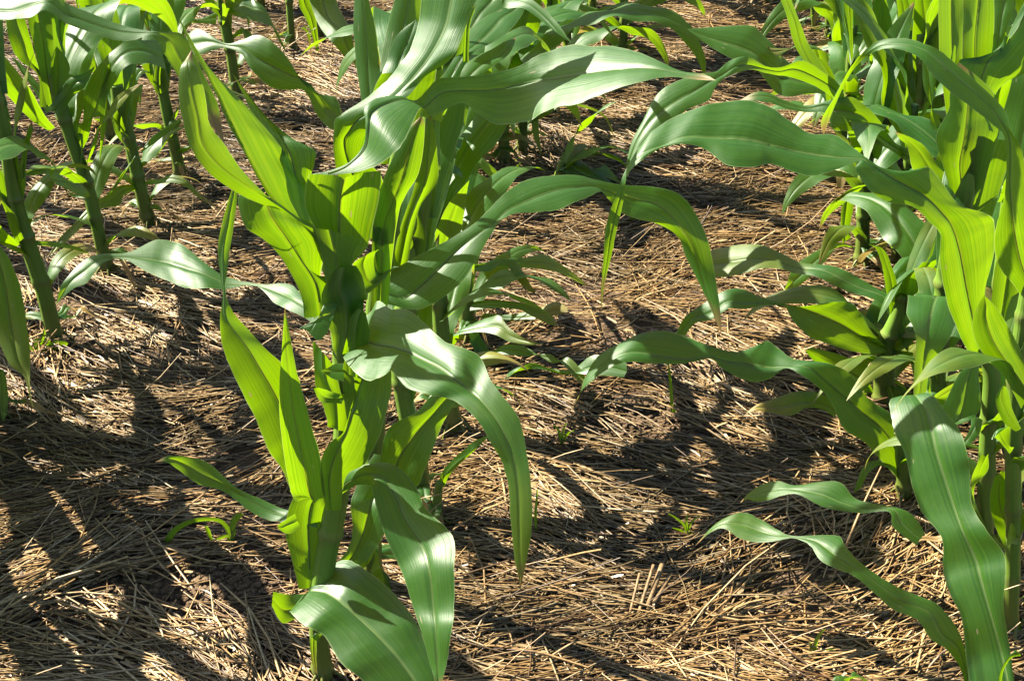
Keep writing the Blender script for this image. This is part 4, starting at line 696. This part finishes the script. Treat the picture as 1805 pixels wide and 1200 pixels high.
leaf('R6', '1640,294 1642,290 1645,286; 1605,290 1602,270 1600,262; 1585,275 1580,262 1578,252; 1555,253 1545,235 1552,215; 1528,234 1520,205 1530,190; 1488,231 1485,195 1505,173; 1467,228 1468,192 1482,172; 1456,200 1455,186 1452,180; 1422,198 1420,192 1418,186; 1392,194 1388,185 1385,178; 1360,182 1356,172 1352,163; 1328,178 1326,170 1330,163; 1303,178', k=[0.3,0.3,0.2,0.4,0.5,0.8,1.0,1.1,1.1,1.1], dy=[-0.05,-0.1,-0.12,-0.1,-0.08])
leaf('R6', '1480,185 1484,180 1490,172; 1465,170 1470,158 1478,148; 1432,150 1440,138 1452,128; 1392,136 1402,122 1415,107; 1370,133 1372,126 1376,119; 1345,128 1345,121 1350,117; 1322,123 1320,115 1325,103; 1290,132 1298,117 1305,100; 1272,143 1275,132 1285,108; 1258,160 1250,145 1262,127; 1248,178 1225,160 1235,131; 1210,195 1190,180 1200,140; 1165,235 1150,210 1160,165; 1130,265 1125,245 1132,213; 1106,300 1110,285 1110,262; 1100,318', k=[0.2,0.3,0.2,0.1,0.6,1.1,1.2,1.1,1.0,0.9,0.8,0.6], dy=[-0.1,-0.15,-0.2,-0.25,-0.3,-0.35])
leaf('R6', '1458,185 1466,185 1475,182; 1450,150 1460,150 1470,150; 1424,117 1432,115 1442,105; 1402,83 1412,80 1424,75; 1388,35 1400,35 1412,45; 1376,0 1386,0 1395,0; 1365,-40 1372,-42 1380,-45', k=0.2, s=0.5, dy=[-0.1,-0.08])
leaf('R6', '1478,190 1482,185 1486,180; 1465,160 1470,152 1476,150; 1445,120 1452,115 1460,115; 1432,95', k=0.2, c=-0.1, dy=-0.05)
leaf('R6', '1480,170 1484,165 1488,160; 1430,165 1440,150 1455,140; 1390,170 1395,140 1405,120; 1365,160 1372,135 1380,100; 1340,130 1345,110 1370,85; 1325,112 1328,95 1345,62; 1290,103 1295,82 1322,47; 1258,86 1262,72 1280,46; 1238,72 1240,64 1250,48; 1210,52', k=1.1, dy=[0,0.02,0.05])
leaf('R6', '1450,100 1440,98 1430,95; 1460,112 1445,108 1425,105; 1450,90 1430,80 1405,80; 1360,85 1365,92 1372,100; 1352,80', k=0.8, dy=[0.05,0.0], dry=0.4)
plant('R7', (1553,300), 'right row corn plant with a short yellow twisted blade hanging beside its stalk',
      [(1553,300,13),(1552,240,13),(1550,180,13),(1546,110,12),(1544,60,11)])
leaf('R7', '1585,100 1592,104 1600,108; 1588,122 1594,122 1599,122; 1575,152 1590,152 1604,150; 1572,176 1590,175 1604,172; 1590,190 1600,195 1608,195; 1602,215 1608,218 1613,218; 1606,240 1610,240 1617,240; 1610,280', k=0, c=0.2, dy=-0.08)
leaf('R7', '1548,90 1558,88 1566,86; 1540,65 1555,65 1575,60; 1541,30 1555,30 1570,30; 1542,0 1552,0 1562,0; 1548,-50', k=-0.1, c=0.2, dy=-0.03)
leaf('R7', '1590,110 1586,104 1580,98; 1555,88 1562,96 1570,104; 1572,112 1580,112 1588,110; 1588,118', k=0.6, dy=-0.04)
leaf('R7', '1532,75 1534,72 1538,70; 1527,60 1530,58 1535,58; 1530,40 1533,40 1538,42; 1537,28', k=0, c=0.2, dy=-0.02)
leaf('R7', '1600,80 1610,80 1618,75; 1608,42 1620,45 1640,50; 1600,5 1620,5 1650,0; 1595,-50 1620,-55 1650,-60', k=0, c=-0.1, dy=0)
leaf('R7', '1590,85 1600,80 1612,72; 1585,50 1596,48 1608,45; 1580,0 1590,0 1600,0; 1570,-50', k=0, c=-0.1, dy=-0.03)
leaf('R7', '1500,110 1502,105 1504,100; 1495,50 1499,48 1503,45; 1488,10 1496,8 1504,5; 1485,-40 1495,-45 1505,-50', k=0.2, dy=-0.1)
leaf('R7', '1632,80 1640,80 1650,75; 1630,55 1640,52 1652,50; 1640,45 1645,44 1652,44', k=0.1, c=0.2, dy=-0.02)
leaf('R7', '1570,300 1565,295 1558,290; 1600,240 1585,250 1572,245; 1618,200 1622,215 1640,215; 1650,180', k=0.3, c=-0.1, dy=0.02)
plant('R7b', (1630,330), 'shaded corn plant behind the tall yellow backlit blades at the right', [(1630,330,13),(1628,260,13),(1628,190,12),(1626,120,11),(1625,60,9)])
leaf('R7b', '1620,200 1630,200 1645,195; 1612,140 1632,140 1655,140; 1608,90 1632,90 1655,80; 1610,30 1630,30 1655,30; 1620,-40', k=0, c=-0.15, dy=0)
leaf('R7b', '1620,300 1630,300 1640,300; 1615,240 1632,240 1655,235; 1625,190 1640,190 1665,185; 1640,140', k=0, c=-0.1, dy=-0.03)
leaf('R7b', '1640,330 1660,330 1680,340; 1645,380 1665,370 1690,370; 1660,420 1675,410 1695,405; 1690,440', k=0.5, dy=[0,-0.05])
leaf('R7b', '1775,430 1790,420 1800,410; 1760,350 1780,345 1805,340; 1755,290 1780,285 1810,280; 1770,230 1785,225 1810,220; 1790,180', k=0, c=-0.1, dy=-0.1)
# ---- far plants seen only in part
plant('R8', (1500,232), 'corn plant with thin pale stalk at the upper right, left of the hooked blade', [(1500,232,8),(1498,180,8),(1492,120,8),(1488,60,8)])
leaf('R8', '1488,90 1494,88 1500,85; 1480,60 1490,58 1500,60; 1475,20 1485,20 1498,20; 1470,-30', k=0, c=-0.1, dy=0)
leaf('R8', '1500,120 1496,115 1490,110; 1465,110 1464,104 1462,98; 1440,95 1442,90 1448,85; 1475,84 1478,80 1480,78', k=0.8, dy=[0,-0.05])
leaf('R8', '1505,170 1508,165 1512,160; 1505,140 1510,138 1516,136; 1512,110', k=0, c=0.2, dy=-0.02)
plant('R9', (1436,62), 'thin corn stalk at the top edge with a small pale bent blade, upper right', [(1436,62,5),(1434,20,5),(1430,-40,5),(1426,-150,5)])
leaf('R9', '1440,30 1436,28 1432,26; 1425,28 1422,32 1420,34; 1412,42 1414,44 1418,46', k=0.9, dy=[0,-0.05])
plant('R10', (1462,75), 'thin corn stalk at the upper right standing in dark shade among others', [(1462,75,6),(1460,20,6),(1456,-40,6),(1450,-150,5)])
leaf('R10', '1462,70 1466,66 1470,60; 1458,62 1464,58 1472,55; 1466,58 1470,55 1472,54', k=0.9, dy=[0,-0.04])
# ------------------------------------------------------------------ plants grown by rule (beyond the top edge and beside the frame)
def profile(s):                     # width along a blade, 0..1
    return (0.55 + 0.45*min(1, s/0.3))*(1 - max(0, (s-0.35)/0.65)**1.8)
def crown_leaves(e, b, pts, f0, f1, nleaf, size, az, seed, spread=.45, upright=0.72, wide=0.075, alt=True, dry=0.1):
    rs = random.Random(seed*7+1); pts = np.asarray(pts)
    for i in range(nleaf):
        f = (i + 0.6)/nleaf; p = pts[min(len(pts)-1, int((f0 + (f1-f0)*f)*(len(pts)-1)))].copy()
        a = az + (math.pi if i % 2 and alt else 0) + rs.gauss(0, spread); up = f > upright
        ln = size*(0.55 + 0.5*math.sin(f*2.6))*rs.uniform(.85, 1.1); wd = wide*(0.6 + 0.5*math.sin(f*2.8))*rs.uniform(.85, 1.1)
        th = math.radians(rs.uniform(8, 16) if up else rs.uniform(22, 38)); curl = (rs.uniform(.35, .9) if up else rs.uniform(1.5, 2.5)); tw = rs.uniform(-1.1, 1.1)
        n = 12; Lp, Mp, Rp = [], [], []
        for j in range(n):
            s = j/(n-1); ang = th + curl*s**1.35
            d = np.array((math.sin(ang)*math.cos(a), math.sin(ang)*math.sin(a), math.cos(ang)))
            if j: p = p + d*ln/(n-1)
            p[2] = max(p[2], 0.03)
            sd = np.array((-math.sin(a), math.cos(a), 0)); nn = np.cross(sd, d)
            r = tw*s*s*1.2 + 0.25*math.sin(s*9 + i); sv = sd*math.cos(r) + nn*math.sin(r)
            w = wd*profile(s)*0.5; fold = 0.35*(1-s)
            Mp.append(p.copy()); Lp.append(p + sv*w*.95 + nn*w*fold*0.6); Rp.append(p - sv*w*.95 + nn*w*fold*0.6)
            a += rs.uniform(-.05, .05)
        blade(e, Lp, Mp, Rp, nseg=3, dry=(0.6 if f < .25 and f0 < .3 else dry), ripple=0.09, bulge=0.06, seed=seed*31+i, origin=b, rib=False)
def crown(key, f0, f1, nleaf, size, az, seed, **kw):
    e, b = PLANTS[key]; crown_leaves(e, b, STALKS[key], f0, f1, nleaf, size, az, seed, **kw)
def grow(label, x, y, height=0.75, seed=0, az=0.0, nleaf=8, lscale=1.0, spread=.45):
    rs = random.Random(seed); z = gz(x, y); b = np.array((x, y, z))
    e = bpy.data.objects.new('corn_plant', None); C.objects.link(e); e.location = b; e.empty_display_size = 0.1
    e['label'] = label; e['category'] = 'corn plant'; e['group'] = 'corn plants in rows'
    lx, ly = rs.uniform(-.07, .07), rs.uniform(-.07, .07); hs = height*0.62
    pts = [b + np.array((lx*t*hs, ly*t*hs, -0.02 + t*hs)) for t in np.linspace(0, 1, 20)]
    nodes = list(np.arange(0.05, hs, rs.uniform(.08, .11)))
    tube(e, 'stalk', pts, [0.0135*(1 - 0.45*t) for t in np.linspace(0, 1, 20)], M_STALK, nodes=nodes, origin=b)
    crown_leaves(e, b, pts, 0.10, 1.0, nleaf, height*lscale, az, seed, spread=spread)
    base_litter(e, b, .0135, seed)
    return e
def rowpt(px, py): g = ground(px, py); return g[0], g[1]
FAR = [((962,205),.62,'corn plant beyond the three pale stems, half hidden by the long silvery blade'),
       ((1000,120),.66,'corn plant at the top of the middle row, left of the broad pale blades'),
       ((1040,40),.66,'middle row corn plant cut by the top edge just beyond the silvery blade'),
       ((1085,-40),.70,'farthest middle row corn plant, mostly above the top edge beside a brown straw gap'),
       ((1480,140),.62,'bushy shaded corn plant between the thin stalks at the upper right'),
       ((1500,-5),.70,'corn plant cut by the top edge above the hooked blade'),
       ((1560,150),.66,'corn plant in deep shade behind the hooked blade at the right'),
       ((1640,60),.68,'corn plant in shade behind the pale upright blades at the right'),
       ((1760,120),.70,'corn plant in shade at the right edge, behind the yellow upright blades'),
       ((1790,330),.66,'corn plant at the right edge behind the long hanging dark blade, farther one'),
       ((1418,-20),.64,'corn plant cut by the top edge, farthest along the right row'),
       ((460,20),.60,'corn plant at the top edge between the silvery drooping top and the yellowing stalk'),
       ((600,-60),.62,'corn plant above the top edge, farthest along the left row'),
       ((120,-20),.62,'far left row corn plant, cut by the top edge at the corner'),
       ((1580,470),.62,'leafy corn plant just right of the yellow stalk base in the straw'),
       ((1478,300),.60,'leafy corn plant left of the hooked blade tip, in the right row'),
       ((1740,760),.74,'corn plant in shade between the yellow-green lit stalk and the right edge'),
       ((1690,560),.66,'corn plant in shade behind the broad wavy blade at the right'),
       ((1620,640),.50,'short corn plant in shade just right of the reddish stalk'),
       ((1790,560),.70,'corn plant at the right edge behind the long hanging dark blade, nearer one'),
       ((1098,110),.55,'corn plant at the top middle whose blades arch over the brown straw gap'),
       ((1190,-5),.60,'corn plant cut by the top edge, midway between middle row and right row'),
       ((1350,5),.60,'corn plant cut by the top edge, just left of the right row'),
       ((20,60),.60,'far left row corn plant behind the yellow backlit whorl blade')]
for i, ((px, py), h, lab) in enumerate(FAR):
    x, y = rowpt(px, py); grow(lab, x, y, h, seed=300+i, az=(i*1.1) % 6.28, nleaf=9, lscale=(.62 if py > 250 or 1090 < px < 1360 else .85))
for a in (('C5',.02,.35,6,.28,.1,940),('C4',.05,.4,4,.26,-.2,941),('C9',.1,.9,4,.24,.3,942),('C3',.05,.3,3,.26,-.3,943)): crown(*a, alt=False, spread=.8, wide=.05)
for a in (('L1',.1,.6,5,.26,.4,944),('L2',.1,.5,5,.28,.6,945),('L3',.1,.5,4,.26,.2,946),('L4',.1,.5,4,.28,.5,947),('L5',.1,.6,3,.26,.5,948),('C6',.05,.5,4,.26,.3,949),('C8',.05,.5,4,.28,.3,950),
          ('R1',.1,.6,5,.28,1.0,951),('R2',.1,.6,5,.28,.8,952),('R3',.1,.9,4,.28,.6,953),('R4',.1,.7,5,.3,.4,954),('R5',.1,.5,5,.3,.9,955),('R6',.1,.5,4,.28,.3,956),('R7',.05,.3,3,.28,.3,957)): crown(*a, spread=.7, wide=.042, dry=.3)
# the left row goes on towards the camera outside the frame, its shade falls into the picture
for i, (px, py) in enumerate(((-80,820),(-215,985),(-400,1200),(-600,1400),(-560,610),(-450,490),(-340,380),(-250,290),(-170,200))):
    x, y = rowpt(px, py)
    grow('corn plant standing outside the left edge, shading the straw at the lower left', x, y, .88, seed=500+i, az=1.75, nleaf=9, lscale=.72, spread=.22)
for a in (('C3',.3,1,8,.56,1.35,920),('C4',.3,1,8,.54,1.3,921),('C5',.3,1,7,.52,1.35,922)): crown(*a, alt=False, spread=.38)
for a in (('L0',.35,1,9,.56,2.7,901),('L1',.7,1,8,.5,2.3,902),('L2',.6,1,4,.45,1.5,930),('L3',.6,1,5,.45,1.5,931),('L4',.6,1,5,.5,1.5,932)): crown(*a, alt=False, spread=.3)
for a in (('C6',.5,1,6,.55,.5,903),('C7',.5,1,6,.55,2.2,904),('C8',.5,1,6,.55,1.2,905),('L5',.7,1,6,.5,.3,906),
          ('L6',.6,1,6,.5,1.4,907),('L7',.6,1,5,.5,.6,908),('R6',.3,.9,5,.34,1.0,914),('R7',.2,1,7,.45,.7,915),('R7b',.1,1,7,.45,2.0,916),('R5',.25,.6,3,.36,1.0,917),('R8',.3,1,6,.4,.6,911),('R9',.6,1,5,.45,.4,912),('R10',.6,1,5,.45,1.9,913)):
    crown(*a)
for i, (px, py) in enumerate(((1960,900),(2000,620))):
    x, y = rowpt(px, py)
    grow('corn plant standing outside the right edge beside the right row', x, y, .80, seed=560+i, az=1.5, nleaf=9, lscale=.6)
# ------------------------------------------------------------------ small weeds
M_WEED = M_LEAF
def weed(label, px, py, blades, name='grass_weed'):
    b = ground(px, py); b[2] = gz(b[0], b[1]); pts = []; V = []; F = []; UV = []; A = []
    for st in blades:
        pp = []
        for t in st.split(';'):
            a = [float(q) for q in t.replace(',', ' ').split()]; dy = a[3] if len(a) > 3 else 0
            pp.append((*P(a[0], a[1], b[1] + dy), a[2]*mpp(a[0], a[1], b[1])))
        c = catmull(pp, 5); n = len(c); tan = np.gradient(c[:, :3], axis=0); i0 = len(V)
        for i in range(n):
            side = np.cross(tan[i], (0, 1, 0.25)); side /= max(np.linalg.norm(side), 1e-9); w = c[i, 3]
            for q, t in ((-1, 0.0), (0, .5), (1, 1.0)):
                V.append(c[i, :3] + side*w*q + np.array((0, 0.5*w*abs(q), 0))); UV.append((t, i*.01)); A.append((i/n, .1, .5))
        for i in range(n-1):
            for j in range(2): F.append((i0+i*3+j, i0+i*3+j+1, i0+(i+1)*3+j+1, i0+(i+1)*3+j))
    o = mesh_obj(name, V, F, M_WEED, None, UV, {'leaf': A}, b); o.location = b
    o['label'] = label; o['category'] = 'weed'; o['group'] = 'weeds in the straw'
weed('curly dark grass weed arching over shaded straw left of the nearest plant', 412, 965, ['412,965 4; 402,935 5; 385,918 5; 350,917 5; 320,927 5.5; 300,945 6; 290,975 6; 293,992 5; 310,1003 4; 340,1006 2', '412,965 3; 408,940 4; 412,920 6; 420,910 6; 428,905 2', '408,955 3; 400,945 4; 375,952 3; 366,935 4; 362,925 1','412,965 3;405,955 5;410,940 5;415,932 1'])
weed('pale single grass blade curving up from shaded straw near the bottom edge', 1437, 1165, ['1437,1165 4; 1435,1150 4; 1440,1128 4; 1450,1112 2; 1455,1108 1', '1437,1165 3; 1450,1148 3; 1465,1146 4; 1482,1144 1', '1437,1168 2; 1430,1150 2; 1428,1130 1'])
weed('bright fine grass tuft in sunlit straw between the middle and right rows', 1212, 945, ['1212,945 2; 1205,925 2.5; 1190,912 2; 1178,905 1', '1212,945 2; 1216,925 2.5; 1225,915 2; 1235,908 1', '1212,945 2; 1200,935 2.5; 1185,930 1', '1212,945 2; 1222,940 2.5; 1234,944 1', '1212,945 2; 1210,920 2; 1213,905 1'])
weed('bright bent grass weed at the foot of the reddish right-hand stalk', 1540, 712, ['1540,712 4; 1542,695 4; 1550,680 4; 1566,671 4; 1585,676 3; 1600,690 2; 1610,700 1', '1538,712 5; 1530,690 5; 1515,672 5; 1503,655 3; 1500,650 1', '1540,712 4; 1535,690 4; 1522,668 5; 1505,655 1', '1538,714 4;1528,700 6;1520,680 6;1516,670 1'])
weed('broad-leaved weed seedling at the foot of the thick left stalk', 60, 625, ['60,625 6; 70,618 16; 78,610 20; 85,600 3', '60,625 5; 45,618 14; 25,608 12; 5,602 3', '62,625 4; 76,592 3; 78,580 1', '62,628 5; 100,612 12; 118,604 3'])
weed('thin dark grass blade standing in straw right of the drooping middle blade', 945, 940, ['945,940 2; 944,910 2.5; 946,880 2; 947,862 1'])
weed('fine green grass sprigs in dark straw below the brown straw gap', 990, 785, ['990,785 2; 985,760 2.5; 975,748 1', '990,785 2; 1000,765 2.5; 1012,758 1', '990,785 2;993,760 2;998,745 1'])
weed('small grass tuft with a pale drooping sprig under the hanging right blade', 1185, 735, ['1185,735 2; 1183,690 3; 1180,655 2; 1178,640 1', '1185,735 2; 1190,715 2; 1188,745 1'])

# ------------------------------------------------------------------ broken old stubble lying in the straw
def stubble(label, pieces):
    e = bpy.data.objects.new('stubble_chunk', None); C.objects.link(e); c = ground(*pieces[0][:2]); e.location = c; e.empty_display_size = .05
    e['label'] = label; e['category'] = 'stubble'; e['group'] = 'old stubble in the straw'
    for k, (x0, y0, x1, y1, hw, lift) in enumerate(pieces):
        a, b2 = ground(x0, y0), ground(x1, y1); a[2] = gz(a[0], a[1]) + .014; b2[2] = gz(b2[0], b2[1]) + .014 + lift
        rs = random.Random(k + 3); n = 9; w = hw*mpp(x0, y0, a[1]); d = (b2 - a)/np.linalg.norm(b2 - a); sd = np.cross(d, (0, 0, 1)); sd /= np.linalg.norm(sd); up = np.cross(sd, d)
        V, F, T = [], [], []
        for i in range(n):
            p = a + (b2 - a)*i/(n-1)
            for q, hgt in ((-1, 0), (-.5, .45), (0, .62), (.5, .4), (1, 0), (0, -.3)):
                j = rs.uniform(-.12, .12) + (rs.uniform(-.35, .35) if i in (0, n-1) else 0)
                V.append(p + sd*w*q + up*w*(hgt + .1*j) + d*w*j*2.2)
                v = rs.uniform(.75, 1.1); T.append((.36*v, .235*v, .115*v))
        for i in range(n-1):
            for q in range(6): F.append((i*6+q, i*6+(q+1) % 6, (i+1)*6+(q+1) % 6, (i+1)*6+q))
        F.append(tuple(range(6))); F.append(tuple((n-1)*6+q for q in range(6)))
        mesh_obj('stubble_piece', V, F, M_STRAW, e, None, {'tone': T}, c)
stubble('split bundle of old stubble leaning in shaded straw, bottom right of the middle', [(1140,1085,1166,1020,5,.012),(1126,1092,1150,1030,3,.02),(1150,1080,1182,1026,4,.0),(1110,1095,1126,1040,2.5,.015)])
